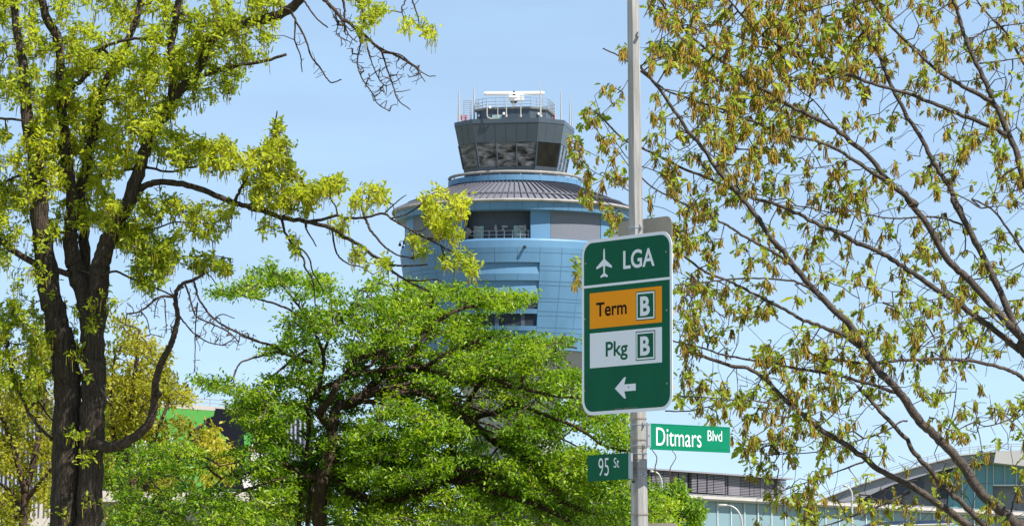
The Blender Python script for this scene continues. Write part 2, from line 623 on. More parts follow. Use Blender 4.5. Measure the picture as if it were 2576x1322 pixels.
_, sv1 = pl.uv(*z3(445, 1061))
hh, sh = (htv - hbv) / 2, (sv1 - sv0) / 2
slab(pl, [(tipu, tipv), (hu, tipv + hh), (hu + 0.02, tipv + hh), (hu, tipv + sh), (su, tipv + sh), (su, tipv - sh), (hu, tipv - sh), (hu + 0.02, tipv - hh), (hu, tipv - hh)], 0.002, 0.0028).build('arrow', M['swhite'], sign)
for p in ((145, 343), (628, 272), (141, 676), (632, 622), (139, 1103), (633, 1060), (402, 1083)):
    u, v = pl.uv(*z3(*p))
    b = MB()
    b.tube([pl.w(u, v, 0.001), pl.w(u, v, 0.006)], 0.008, 8)
    b.build('rivet', M['signback'], sign)
for z in (660, 960):
    b = MB()
    u, v = pl.uv(1590, z)
    b.hexa([pl.w(a, v + c, n) for c in (-0.02, 0.02) for a, n in ((ul + 0.1, -0.03), (ur - 0.1, -0.03), (ur - 0.1, -0.0045), (ul + 0.1, -0.0045))])
    b.build('bracket', M['steel'], sign)

# second plate behind the pole, seen from its bare side
pb = Plane(1622, 720, 33.16, PHI)
u0, _ = pb.uv(1555, 700)
u1, _ = pb.uv(1691, 700)
_, v1 = pb.uv(*z3(600, 62))
_, v0 = pb.uv(1691, 900)
bs = empty('sign_back', pb.w(0, v0), 'bare metal back of a sign fixed behind the pole above the airport sign', 'sign')
slab(pb, rounded(u0, v0, u1, v1, 0.07), -0.003, 0.0).build('plate', M['signback'], bs)
for zz in (295, 640, 1082):
    _, v = pb.uv(*z3(660, zz))
    b = MB()
    b.hexa([pb.w(a, v + c, n) for c in (-0.018, 0.018) for a, n in ((u0 + 0.06, 0.0005), (u1 + 0.025, 0.0005), (u1 + 0.025, 0.026), (u0 + 0.06, 0.026))])
    b.build('rail', M['signback'], bs)
pc = Plane(1650, 1400, 33.16, 20)
u0, _ = pc.uv(1592, 1330)
u1, _ = pc.uv(1705, 1330)
_, v1 = pc.uv(1690, 1314)
bs2 = empty('sign_back', pc.w(0, v1 - 0.6), 'grey sign plate seen only by its rounded top edge, low on the pole', 'sign')
slab(pc, rounded(u0, v1 - 0.6, u1, v1, 0.04), -0.003, 0.0).build('plate', M['signback'], bs2)
slab(pc, rect(u0 + 0.05, v1 - 0.34, u1 - 0.05, v1 - 0.3), 0.0005, 0.02).build('rail', M['signback'], bs2)


def z4(x, y):
    return 1431 + x * 0.2557, 984 + y * 0.2557


# Ditmars Blvd
pd = Plane(*z4(1190, 460), 32.98, -39)
sd1 = empty('street_name_sign', pd.w(0, -0.12), 'bright green street sign reading Ditmars Blvd sticking out right of the pole', 'street sign')
u0, v1 = pd.uv(*z4(800, 315))
_, v0 = pd.uv(*z4(800, 565))
u1, _ = pd.uv(*z4(1581, 480))
v1b = pd.uv(*z4(1580, 351))[1]
slab(pd, rect(u0, v0, u1, v1), -0.004, 0.004).build('plate', M['stgreen'], sd1)
for k, (a, c) in enumerate(((v1 - 0.005, v1 + 0.003), (v0 - 0.003, v0 + 0.005), (v0 + 0.022, v0 + 0.026), (v1 - 0.026, v1 - 0.022))):
    slab(pd, rect(u0, a, u1 + 0.001, c), -0.0055, 0.0055 if k < 2 else 0.0046).build('rim', M['stgreen'], sd1)
slab(pd, rect(u0 - 0.035, v0 + 0.012, u0 - 0.001, v1 + 0.006), -0.009, 0.009).build('bracket', M['steel'], sd1)
slab(pd, rect(u1 - 0.0005, v0, u1 + 0.0045, v1 - 0.006), -0.006, 0.006).build('end_edge', M['steel'], sd1)
for t in (0.08, 0.5, 0.92):
    b = MB()
    v = v0 + 0.012 + (v1 - v0) * t
    b.tube([pd.w(u0 - 0.018, v, 0.009), pd.w(u0 - 0.018, v, 0.016)], 0.007, 8)
    b.build('rivet', M['steel'], sd1)
lettering(pd, 'Ditmars', z4(856, 527), z4(856, 352), z4(1300, 500)[0], 0.0052, M['swhite'], sd1, -0.004)
lettering(pd, 'Blvd', z4(1362, 483), z4(1362, 381), z4(1503, 450)[0], 0.0052, M['swhite'], sd1, -0.004)
# 95 St
ps = Plane(*z4(400, 740), 33.12, 52)
sd2 = empty('street_name_sign', ps.w(0, -0.12), 'dark green shaded street sign reading 95 St sticking out left of the pole', 'street sign')
u0, v1 = ps.uv(*z4(188, 631))
_, v0 = ps.uv(*z4(188, 880))
u1, _ = ps.uv(*z4(594, 700))
slab(ps, rect(u0, v0, u1, v1), -0.004, 0.004).build('plate', M['sgreen'], sd2)  # darker green than the Ditmars blade: its shade is put into the colour
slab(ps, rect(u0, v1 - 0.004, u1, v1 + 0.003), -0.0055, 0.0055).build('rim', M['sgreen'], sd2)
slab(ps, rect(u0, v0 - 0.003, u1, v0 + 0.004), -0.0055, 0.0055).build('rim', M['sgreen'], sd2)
slab(ps, rect(u1 + 0.0005, v0, u1 + 0.035, v1), -0.009, 0.009).build('bracket', M['steel'], sd2)
lettering(ps, '95', z4(297, 829), z4(297, 657), z4(398, 800)[0], 0.0052, M['swhite'], sd2, -0.006)
lettering(ps, 'St', z4(446, 747), z4(446, 652), z4(500, 720)[0], 0.0052, M['swhite'], sd2, 0.0)

# ------------------------------------------------------------------ control tower
TD = 450
K = TD / FPX * 1.005
TC = P(1295, 500, TD)
tc2 = (TC.x, TC.y)


def zs(py):
    return P(1295, py, TD).z


def zf(py, rpx):
    return P(1295, py, TD - rpx * K).z


tower = empty('control_tower', (TC.x, TC.y, 0), 'round blue airport control tower with slate grey cab rising behind the trees', 'control tower')


def radial(b, r0, r1, z0, z1, a, da, mi=0):
    """small block between radii r0..r1, heights z0..z1 at angle a (deg), half width da (m)"""
    a = R(a)
    u = Vector((math.sin(a), -math.cos(a), 0))
    t = Vector((math.cos(a), math.sin(a), 0))
    c = Vector((TC.x, TC.y, 0))
    q = []
    for z in (z0, z1):
        for r, s in ((r0, -da), (r1, -da), (r1, da), (r0, da)):
            q.append(c + u * r + t * s + Vector((0, 0, z)))
    b.hexa(q, mi)


# shaft
b = MB()
b.lathe([(116 * K, 0), (116 * K, zs(1010)), (150 * K, zs(960)), (190 * K, zs(930)), (214 * K, zs(905)), (222 * K, zs(893))], tc2, n=72)
b.build('shaft', M['conc'], tower, True, 40)
# drum
DP = [(628, 282), (629.5, 286), (633, 288), (650, 288), (691, 282), (730, 275), (790, 261), (845, 248), (896, 236)]
dz = [zs(y) for y, r in DP]
dr = [r * K for y, r in DP]


def RD(z):
    return float(np.interp(z, dz[::-1], dr[::-1]))


b = MB()
A0, A1 = -33.0, 12.5
prof = [(RD(z), z) for z in np.linspace(dz[-1], dz[3], 24)] + [(r, z) for r, z in list(zip(dr, dz))[3::-1]] + [(250 * K, dz[0])]
prof = [(200 * K, dz[-1])] + prof
b.lathe(prof, tc2, A1, 360 + A0, 100)
bands = [(658, 687), (703, 732), (743, 774), (785, 816), (827, 866)]
zz = [(zf(a, 286), zf(c, 280)) for a, c in bands]
edges = [dz[3]]
segs = []
top = dz[0]
cur = dz[3]
b.lathe([(r, z) for r, z in list(zip(dr, dz))[3::-1]] + [(250 * K, dz[0])], tc2, A0, A1, 24)
for i, (zt, zb) in enumerate(zz):
    b.lathe([(RD(z), z) for z in np.linspace(zt, cur, 4)], tc2, A0, A1, 24)
    dep = 0.75 if i in (2, 3) else 0.34
    if i in (2, 3):
        b.lathe([(RD(zb) + 0.0, zb), (RD(zb) - dep, zb + 0.02), (RD(zt) - dep, zt - 0.02), (RD(zt), zt)], tc2, A0, A1, 24)
    else:
        b.lathe([(RD(zb), zb), (RD(zt) - dep, zt - 0.02), (RD(zt), zt)], tc2, A0, A1, 24)
    for a in (A0, A1):
        u = Vector((math.sin(R(a)), -math.cos(R(a)), 0))
        c0 = Vector((TC.x, TC.y, 0))
        zc = [zb, zb + 0.02, zt - 0.02, zt] if i in (2, 3) else [zb, zt - 0.02, zt]
        rc = [RD(zb), RD(zb) - dep, RD(zt) - dep, RD(zt)] if i in (2, 3) else [RD(zb), RD(zt) - dep, RD(zt)]
        b.poly([c0 + u * r + Vector((0, 0, z)) for r, z in zip(rc, zc)])
    cur = zb
b.lathe([(200 * K, dz[-1])] + [(RD(z), z) for z in np.linspace(dz[-1], cur, 4)], tc2, A0, A1, 24)
# seams
SW = 0.03
hl = [zf(y, 286) for y in (634, 667, 678)] + [zf(y, 275) for y in (706, 716, 748, 756, 780, 791, 820, 832)]
for z in hl[:1]:
    b.lathe([(RD(z - SW) + 0.012, z - SW), (RD(z + SW) + 0.012, z + SW)], tc2, -180, 180, 120, 1)
for z in hl[1:]:
    b.lathe([(RD(z - SW) + 0.012, z - SW), (RD(z + SW) + 0.012, z + SW)], tc2, A1, 360 + A0, 100, 1)
for k in range(32):
    a = 12.5 + 11.25 * k
    aa = (a + 180) % 360 - 180
    w = math.degrees(SW / dr[3])
    if A0 + 1 < aa < A1 - 1:
        zr = [dz[3] - 0.02] + [q for p in zz for q in p] + [dz[-1]]
        for i in range(0, len(zr), 2):
            b.lathe([(RD(z) + 0.010, z) for z in np.linspace(zr[i + 1] + 0.01, zr[i] - 0.01, 4)], tc2, aa - w, aa + w, 1, 1)
    else:
        b.lathe([(RD(z) + 0.010, z) for z in np.linspace(dz[-1], dz[3], 14)], tc2, aa - w, aa + w, 1, 1)
drum = b.build('drum', [M['blue'], M['seam']], tower, True, 25)
# louvers in two of the slots
for i in (2, 3):
    zt, zb = zz[i]
    for a0, a1 in ((A0 + 1, A0 + 22), (A0 + 23.5, A1 - 8.5), (A1 - 7.5, A1 - 1)):
        b = MB()
        nl = 9
        for k in range(nl):
            za = zb + 0.08 + (zt - zb - 0.16) * k / nl
            r = RD(za) - 0.35
            b.lathe([(r - 0.3, za + 0.12), (r + 0.12, za - 0.02), (r + 0.12, za + 0.03), (r - 0.3, za + 0.16)], tc2, a0, a1, 10, 0, True)
        b.lathe([(RD(zb) - 0.66, zb + 0.03), (RD(zt) - 0.66, zt - 0.03)], tc2, a0, a1, 8, 1)
        b.build('louver', [M['louver'], M['dark']], drum)
    for a in (A0 + 22.7, A1 - 8):
        b = MB()
        radial(b, RD(zb) - 0.7, RD(zb) - 0.08, zb, zt, a, 0.22)
        b.build('louver_post', M['cab'], drum)
# open deck
zd1, zd0 = zf(539, 290), dz[0] - 0.02
b = MB()
b.lathe([(244 * K, zd0), (244 * K, zd1 + 1.0), (292 * K, zd1 + 1.0)], tc2, n=90)
b.build('deck_wall', M['deckwall'], tower, True, 40)


def arcslab(name, a0, a1, r0, r1, z0, z1, m, par=tower, n=12):
    b = MB()
    b.lathe([(r0, z0), (r1, z0), (r1, z1), (r0, z1), (r0, z0)], tc2, a0, a1, n, 0)
    for a in (a0, a1):
        u = Vector((math.sin(R(a)), -math.cos(R(a)), 0))
        c0 = Vector((TC.x, TC.y, 0))
        b.poly([c0 + u * r + Vector((0, 0, z)) for r, z in ((r0, z0), (r1, z0), (r1, z1), (r0, z1))])
    return b.build(name, m, par, True, 40)


for a0, a1 in ((8.0, 18.3), (-38, -27), (50, 58), (-78, -65), (100, 112), (150, 162), (-120, -108), (-165, -153)):
    arcslab('pillar', a0, a1, 262 * K, 278 * K, zd0, zd1 + 0.9, M['blue'])
for a0, a1 in ((18.5, 49.8), (-64.8, -38.2), (58.2, 99.8), (-107.8, -78.2), (112.2, 149.8), (-152.8, -120.2)):
    arcslab('screen_panel', a0, a1, 270 * K, 277 * K, zd0, zd1 + 0.9, M['screen'], n=16)
for xa, xb, m in ((1197, 1218, 'glassy'), (1292, 1319, 'glassy'), (1245, 1272, 'louver')):
    a0, a1 = [math.degrees(math.asin((x - 1295) / 246)) for x in (xa, xb)]
    arcslab('deck_door', a0, a1, 243.5 * K, 245.5 * K, zd0, zf(567, 246), M[m], n=3)
b = MB()
for h in (0.45, 0.9):
    b.tube([(TC.x + 268 * K * math.sin(R(a)), TC.y - 268 * K * math.cos(R(a)), dz[0] + h) for a in np.linspace(-27, 8, 12)], 0.035, 5)
for a in np.linspace(-26, 7, 9):
    radial(b, 267.5 * K, 268.5 * K, dz[0], dz[0] + 0.95, a, 0.03)
b.build('deck_rail', M['steel'], tower)
for x, y, kind in ((1199, 572, 0), (1248, 572, 1), (1268, 572, 0), (1308, 572, 0), (1320, 573, 1)):
    a = math.degrees(math.asin((x - 1295) / 266))
    b = MB()
    rr = 266 * K
    p0 = Vector((TC.x + rr * math.sin(R(a)), TC.y - rr * math.cos(R(a)), dz[0]))
    zt = zf(y, 266)
    b.tube([p0, (p0.x, p0.y, zt)], 0.045, 6)
    if kind == 0:
        b.box((p0.x + 0.1, p0.y - 0.15, zt + 0.1), (0.6, 0.3, 0.2), 0, 0.3)
        b.box((p0.x - 0.1, p0.y - 0.12, zt - 0.2), (0.2, 0.2, 0.22))
    else:
        b.tube([(p0.x, p0.y, zt - 0.25), (p0.x, p0.y, zt), (p0.x, p0.y, zt + 0.25), (p0.x, p0.y, zt + 0.4)], [0.17, 0.17, 0.1, 0.03], 10)
    b.build('camera_post', M['gutter'], tower)
b = MB()
a = math.degrees(math.asin((1178 - 1295) / 266))
p0 = Vector((TC.x + 264 * K * math.sin(R(a)), TC.y - 264 * K * math.cos(R(a)), dz[0]))
zt = zf(579, 266)
dirv = Vector((0.35, -0.85, 0.35)).normalized()
cc = Vector((p0.x, p0.y, zt))
b.tube([p0, cc + Vector((0, 0.2, 0))], 0.06, 6)
b.tube([cc - dirv * 0.12, cc - dirv * 0.1, cc + dirv * 0.05], [0.08, 0.3, 0.46], 16, cap=False)
b.tube([cc - dirv * 0.1, cc + dirv * 0.45], 0.03, 5)
b.build('satellite_dish', M['signback'], tower)
b = MB()                                   # small lamps hanging off the left side of the drum
for x, y in ((1006, 611), (1017, 605), (1014, 618)):
    q = P(x, y, TD)
    b.tube([P(1026, y - 3, TD), P((x + 1026) / 2, y - 5, TD), P(x, y - 4, TD), q], 0.05, 5)
    b.tube([q, q + Vector((0, 0, -0.35))], [0.12, 0.2], 8)
b.build('hanging_lamp', M['dark'], tower)
b = MB()
for x, y in ((1318, 621), (1044, 633)):
    a = R(math.degrees(math.asin((x - 1295) / 288)))
    z = zf(y, 287)
    rr = RD(z)
    b.tube([(TC.x + rr * math.sin(a), TC.y - rr * math.cos(a), z), (TC.x + (rr + 0.4) * math.sin(a), TC.y - (rr + 0.4) * math.cos(a), z - 0.05)], [0.12, 0.2], 8)
b.build('dome_camera', M['dark'], tower)

# eave: fascia, gutter, roof
b = MB()
b.lathe([(274 * K, zs(560.5)), (299 * K, zs(559)), (304 * K, zs(538))], tc2, n=120)
w = math.degrees(0.035 / (303 * K))
for k in range(48):
    a = 3.5 + 7.5 * k
    b.lathe([(299.3 * K, zs(558.9)), (304.3 * K, zs(538))], tc2, a - w, a + w, 1, 1)
b.build('fascia', [M['blue'], M['seam']], tower, True, 40)
b = MB()
gc = zs(537)
b.lathe([(306 * K + 0.2 * math.cos(t), gc + 0.2 * math.sin(t)) for t in np.linspace(0, 2 * math.pi, 11)], tc2, n=120)
b.build('gutter', M['gutter'], tower, True)
b = MB()
RP = [(306 * K, zs(534)), (240 * K, zs(505)), (166 * K, zs(477))]
b.lathe(RP, tc2, n=120)
roof = b.build('roof', M['roof'], tower, True, 60)
b = MB()
for k in range(110):
    a = k * 360 / 110
    aa = R(a)
    u = Vector((math.sin(aa), -math.cos(aa), 0))
    t = Vector((math.cos(aa), math.sin(aa), 0))
    c0 = Vector((TC.x, TC.y, 0))
    q = [c0 + u * r + Vector((0, 0, z)) for r, z in RP]
    for p, p2 in zip(q[:-1], q[1:]):
        b.hexa([p - t * .035, p + t * .035, p2 + t * .035, p2 - t * .035] + [v + Vector((0, 0, .15)) + u * .06 for v in (p - t * .035, p + t * .035, p2 + t * .035, p2 - t * .035)])
b.build('standing_seam', M['rib'], roof)
b = MB()
zr = zs(519.5)
b.lathe([(272 * K + 0.05 * math.cos(t), zr + 0.2 + 0.07 * math.sin(t)) for t in np.linspace(0, 2 * math.pi, 7)], tc2, n=110)
for k in range(110):
    radial(b, 271 * K, 273 * K, zr - 0.05, zr + 0.28, (k + 0.5) * 360 / 110, 0.06)
b.build('snow_guard', M['rib'], roof)
# parapet ring and its tube rail
b = MB()
b.lathe([(160 * K, zs(479)), (160 * K, zs(472))], tc2, n=90, mi=1)
b.lathe([(160 * K, zs(472)), (168 * K, zs(472)), (168 * K, zs(459)), (164 * K, zs(458)), (150 * K, zs(458))], tc2, n=90)
w = math.degrees(0.03 / (168 * K))
for k in range(24):
    a = 7 + 15 * k
    b.lathe([(168.2 * K, zs(471.8)), (168.2 * K, zs(459.2))], tc2, a - w, a + w, 1, 1)
b.build('parapet_ring', [M['blue'], M['seam']], tower, True, 30)
b = MB()
zr = zs(451)
b.lathe([(165 * K + 0.17 * math.cos(t), zr + 0.17 * math.sin(t)) for t in np.linspace(0, 2 * math.pi, 9)], tc2, n=90)
for k in range(20):
    radial(b, 164 * K, 166 * K, zs(458.5), zr, 18 * k + 5, 0.07)
b.build('tube_rail', M['gutter'], tower, True, 40)

# cab
CA = [-40.5, 21.5, 49.5, 111.5, 139.5, 201.5, 229.5, 291.5]     # corner bearings


def octo(r, z, off=0.0):
    return [Vector((TC.x + r * math.sin(R(a)), TC.y - r * math.cos(R(a)), z)) for a in CA]


apo = math.cos(R(31))
rt, rb = 162.0, 134.0
ZT = zf(309, rt * apo)
ZB = zf(440, rb * apo)


def RC(py):
    return rt + (rb - rt) * (py - 309) / (440 - 309)


def zc(py):
    return zf(py, RC(py) * apo)


def octband(b, levels, mi=0):
    rings = [octo(r * K, z) for r, z in levels]
    for q0, q1 in zip(rings[:-1], rings[1:]):
        for k in range(8):
            b.poly([q0[k], q0[(k + 1) % 8], q1[(k + 1) % 8], q1[k]], mi)


b = MB()
octband(b, [(RC(357), zc(357)), (rt, ZT), (rt + 1, ZT + 0.02), (rt + 1, ZT + 0.5), (rt - 3, ZT + 0.5), (rt - 20, ZT + 0.3), (0.1, ZT + 0.3)])
octband(b, [(RC(418), zc(418)), (RC(418) - 3, zc(418)), (RC(357) - 3, zc(357)), (RC(357), zc(357))], 1)
octband(b, [(rb - 2, zs(458)), (rb - 2, ZB - 0.4), (RC(418), zc(418))])
# panel seams
for k in range(8):
    n = 6 if k % 2 == 0 else 3
    for lv0, lv1 in (((RC(357) + .25, zc(357)), (rt + .25, ZT - 0.02)), ((rb - 1.4, ZB), (RC(418) + .25, zc(418)))):
        q0, q1 = octo(lv0[0] * K, lv0[1]), octo(lv1[0] * K, lv1[1])
        for i in range(1, n):
            t = i / n
            p0 = q0[k].lerp(q0[(k + 1) % 8], t)
            p1 = q1[k].lerp(q1[(k + 1) % 8], t)
            e = (q0[(k + 1) % 8] - q0[k]).normalized() * 0.03
            b.poly([p0 - e, p0 + e, p1 + e, p1 - e], 1)
cab = b.build('cab', [M['cab'], M['cabseam']], tower)
q0, q1 = octo((RC(417.5) - 1) * K, zc(417.5)), octo((RC(357.5) - 1) * K, zc(357.5))
for k in range(8):
    n = 3 if k % 2 == 0 else 1
    for i in range(n):
        b = MB()
        f = [q0[k].lerp(q0[(k + 1) % 8], (i + .015) / n), q0[k].lerp(q0[(k + 1) % 8], (i + .985) / n), q1[k].lerp(q1[(k + 1) % 8], (i + .985) / n), q1[k].lerp(q1[(k + 1) % 8], (i + .015) / n)]
        inw = (Vector((TC.x, TC.y, f[0].z)) - f[0]).normalized() * 0.06
        b.hexa([f[0], f[1], f[1] + inw, f[0] + inw, f[3], f[2], f[2] + inw, f[3] + inw])
        b.build('window_pane', M['cabdark'] if k in (1, 3, 5) else M['cabglass'], cab)
    b = MB()
    b.tube([q0[k], q1[k]], 0.13, 6)
    for i in range(1, n):
        b.tube([q0[k].lerp(q0[(k + 1) % 8], i / n), q1[k].lerp(q1[(k + 1) % 8], i / n)], 0.09, 4)
    b.build('window_post', M['cabseam'], cab)
# penthouse
zp0 = ZT + 0.2
rp_ = 107.0
zp1 = zf(274.5, rp_ * apo)
b = MB()
octband(b, [(rp_ - 4, zp0), (rp_ - 4, zp1)])
for k in range(8):
    n = 6 if k % 2 == 0 else 3
    q0_, q1_ = octo((rp_ - 3.8) * K, zp0), octo((rp_ - 3.8) * K, zp1)
    for i in range(1, n):
        p0, p1 = q0_[k].lerp(q0_[(k + 1) % 8], i / n), q1_[k].lerp(q1_[(k + 1) % 8], i / n)
        e = (q0_[(k + 1) % 8] - q0_[k]).normalized() * 0.025
        b.poly([p0 - e, p0 + e, p1 + e, p1 - e], 1)
pent = b.build('penthouse', [M['cab'], M['cabseam']], tower)
b = MB()
octband(b, [(rp_ - 6, zp1 - 0.02), (rp_ + 1, zp1 + 0.04), (rp_ + 3, zp1 + 0.25), (0.1, zp1 + 0.3)])
b.build('penthouse_roof', M['gutter'], pent)
b = MB()
fr = octo((rp_ - 3.7) * K, zp0)
for t0, t1, h, mi in ((0.10, 0.34, 1.05, 0), (0.0, 0.0, 0, 0)):
    if h:
        p0, p1 = fr[0].lerp(fr[1], t0), fr[0].lerp(fr[1], t1)
        b.hexa([p0, p1, p1 + Vector((0, 0.3, 0)), p0 + Vector((0, 0.3, 0)), p0 + Vector((0, 0, h)), p1 + Vector((0, 0, h)), p1 + Vector((0, .3, h)), p0 + Vector((0, .3, h))])
b.build('penthouse_vent', M['glassy'], pent)
for k, t in ((0, .38), (1, .55), (7, .2), (0, .05)):
    b = MB()
    p0 = fr[k].lerp(fr[(k + 1) % 8], t) + Vector((0, -0.15, 1.15 if t > .1 else 1.9))
    b.tube([p0 + Vector((0, .3, 0)), p0, p0 + Vector((0, -.18, 0))], [0.05, 0.15, 0.15], 8)
    b.build('flood_light', M['white'], pent)
b = MB()
ro = [Vector((TC.x + 109 * K * math.sin(R(a)), TC.y - 109 * K * math.cos(R(a)), zp1 + 0.2)) for a in CA]
for h in (0.35, 0.7, 1.1):
    for k in range(8):
        b.tube([ro[k] + Vector((0, 0, h)), ro[(k + 1) % 8] + Vector((0, 0, h))], 0.035, 5)
for k in range(8):
    n = 5 if k % 2 == 0 else 3
    for i in range(n):
        p0 = ro[k].lerp(ro[(k + 1) % 8], i / n)
        b.tube([p0 + Vector((0, 0, -0.1)), p0 + Vector((0, 0, 1.12))], 0.04, 5)
b.build('roof_railing', M['steel'], pent)
# ladder at the left of the penthouse
b = MB()
la = P(1176, 300, TD - 2)
for dx in (-0.42, 0.42):
    b.tube([(la.x + dx, la.y, ZT + 0.3), (la.x + dx, la.y, zp1 + 1.3)], 0.05, 5)
for k in range(12):
    z = ZT + 0.5 + k * (zp1 + 1.0 - ZT) / 12
    b.tube([(la.x - 0.42, la.y, z), (la.x + 0.42, la.y, z)], 0.035, 5)
b.build('ladder', M['steel'], tower)


def A1x(x, y):
    return (1080 + x * .30252) / 1.118, (200 + y * .30252) / 1.118


# whip antennas round the cab roof
for x, ya, yb, w, back in ((697, 200, 485, .14, 0), (684, 330, 480, .06, 3), (727, 325, 480, .06, 1), (838, 165, 460, .16, -2), (803, 290, 462, .10, 1), (1057, 295, 410, .08, -3),
                           (1137, 255, 440, .10, -4), (1271, 250, 440, .10, -4), (1455, 165, 450, .15, -4), (1647, 190, 475, .13, -1), (1728, 290, 500, .13, 1), (1748, 320, 492, .07, 2), (1590, 310, 470, .1, 2)):
    px, py = A1x(x, ya)
    _, pyb = A1x(x, yb)
    D = TD + back - (5.6 if yb < 462 and 900 < x < 1500 else 0)
    t_, b_ = P(px, py, D), P(px, pyb + 2, D)
    t_.x = b_.x
    mb = MB()
    z0 = max(b_.z, ZT + 0.3)
    mb.tube([(b_.x, D, z0), (b_.x, D, z0 + (t_.z - z0) * .45), (b_.x, D, t_.z)], [w * .7, w * .6, w * .42], 7)
    mb.tube([(b_.x, D, t_.z), (b_.x, D, t_.z + 1.2)], [0.03, 0.012], 4)
    mb.tube([(b_.x, D, z0 - 0.1), (b_.x, D, z0 + 0.15)], w * 1.3, 7)
    mb.build('whip_antenna', M['terlight'], tower)
mb = MB()
pts = [P(*A1x(*p), TD - 6.2) for p in ((958, 290), (958, 410), (966, 432), (990, 442), (1018, 442))]
mb.tube(pts, 0.07, 7)
mb.build('whip_antenna', M['terlight'], tower)
for p in ((742, 440), (1562, 425)):
    mb = MB()
    q = P(*A1x(*p), TD + 2)
    mb.tube([(q.x, q.y, ZT + .3), (q.x, q.y, q.z)], 0.06, 6)
    for d in (-.22, .22):
        mb.tube([(q.x, q.y, q.z - .3), (q.x + d, q.y, q.z - .2), (q.x + d, q.y, q.z + .1), (q.x + d, q.y, q.z + .4)], [.06, .1, .16, .1], 8)
    mb.build('warning_light', M['red'], tower)
# radar
rx, ry = A1x(1208, 300)
rz = zp1 + 0.2
rad = MB()
q = P(rx, 255, TD - 1)
cx, cy = q.x, q.y
zb_, zt_ = P(*A1x(1208, 295), TD - 1).z, P(*A1x(1208, 237), TD - 1).z
rad.tube([(cx, cy, rz), (cx, cy, zb_)], 0.2, 10)
rad.tube([(cx, cy, zb_ - 0.05), (cx, cy, zb_ + .12), (cx, cy, zb_ + .2)], [.25, .42, .45], 14, 1)
rad.tube([(cx, cy, zb_ + .2), (cx, cy, zb_ + .45), (cx, cy, zt_ - .2), (cx, cy, zt_)], [.48, .6, .66, .5], 16)
rad.box((cx + 0.6, cy - .2, zt_ - .25), (1.1, .7, .4))
rad.tube([(cx, cy, zt_), (cx, cy, zt_ + .6)], 0.22, 8, 1)
radar = rad.build('radar_pedestal', [M['white'], M['dark']], tower, True, 40)
mb = MB()
pL, pR = P(*A1x(928, 210), TD - 1), P(*A1x(1491, 206), TD - 1)
dirx = (pR - pL).normalized()
mb.tube([pL, pL + dirx * .1, pL + dirx * .3, pR - dirx * .3, pR - dirx * .1, pR], [.14, .2, .23, .23, .2, .14], 14)
mb.box(((pL.x + pR.x) / 2, cy, (pL.z + pR.z) / 2 - .45), (1.2, .5, .3))
mb.build('radar_bar', M['white'], radar, True, 40)

# ------------------------------------------------------------------ terminal buildings behind


FS = 2.0


def line_depth(x0, d0, x1, d1):
    """depth along a straight wall in plan that passes two photo columns"""
    u = lambda x: (x - 1288) / FPX
    xa, xb = u(x0) * d0, u(x1) * d1

    def f(x):
        t = (u(x) * d0 - xa) / ((xb - xa) - u(x) * (d1 - d0))
        return d0 + t * (d1 - d0)
    return f


def wallpt(x, y, d0, d1, x0, x1):
    return P(x, y, d0 + (d1 - d0) * (x - x0) / (x1 - x0))


def facade(b, x0, x1, y0, y1, D, z0=None, thick=0.4, mi=0, out=0.0):
    """upright slab between photo columns x0..x1; y0/y1 = (left, right) rows of its top and foot; D = function of x"""
    thick, out = thick * FS, out * FS
    a, c = P(x0, y0[0], D(x0)), P(x1, y0[1], D(x1))
    zl = P(x0, y1[0], D(x0)).z if y1 else z0
    zr_ = P(x1, y1[1], D(x1)).z if y1 else z0
    d = (c - a)
    n = Vector((d.y, -d.x, 0)).normalized()
    if n.y > 0:
        n = -n
    o = n * out
    i_ = n * (out - thick)
    b.hexa([Vector((a.x, a.y, zl)) + o, Vector((c.x, c.y, zr_)) + o, Vector((c.x, c.y, zr_)) + i_, Vector((a.x, a.y, zl)) + i_, a + o, c + o, c + i_, a + i_])


# mural garage, left
gD = line_depth(262, 400, 637, 416)
garage = empty('parking_garage', P(262, 1200, 424).xy.to_3d(), 'grey parking garage with a green, black and white mural and upright fins', 'garage')
gt = lambda x: 1000 + (x - 262) * 26 / 375 + 4
b = MB()
facade(b, -120, 760, (gt(-120) + 6, gt(760) + 6), None, gD, 0.0, 12)
b.build('wall', M['coping'], garage)
b = MB()
facade(b, -120, 760, (gt(-120), gt(760)), (gt(-120) + 11, gt(760) + 11), gD, None, 0.6, 0, 0.45)
b.build('coping', M['coping'], garage)
b = MB()
for x in np.arange(-120, 761, 36):
    p = P(x, gt(x), gD(x) - 0.4)
    b.tube([p, p + Vector((0, 0, .8))], 0.05, 5)
for h in (0.4, .78):
    b.tube([P(-120, gt(-120), gD(-120) - 0.4) + Vector((0, 0, h)), P(760, gt(760), gD(760) - .4) + Vector((0, 0, h))], 0.05, 5)
b.build('roof_railing', M['steel'], garage)
for xa, xb in ((-120, 205), (644, 760)):
    b = MB()
    x = xa
    while x < xb:
        facade(b, x, x + 4.5, (gt(x) + 13, gt(x) + 13), (1240, 1240), gD, None, 0.7, 0, 0.95)
        x += 9.5 + 4 * random.random()
    facade(b, xa, xb, (gt(xa) + 12, gt(xb) + 12), (1241, 1241), gD, None, 0.3, 1, 0.2)
    b.build('fin_screen', [M['fin'], M['slatback']], garage)
b = MB()
facade(b, 206, 643, (gt(206) + 12, gt(643) + 12), (1228, 1233), gD, None, 0.3, 0, 0.5)
mural = b.build('mural', M['mgreen'], garage)


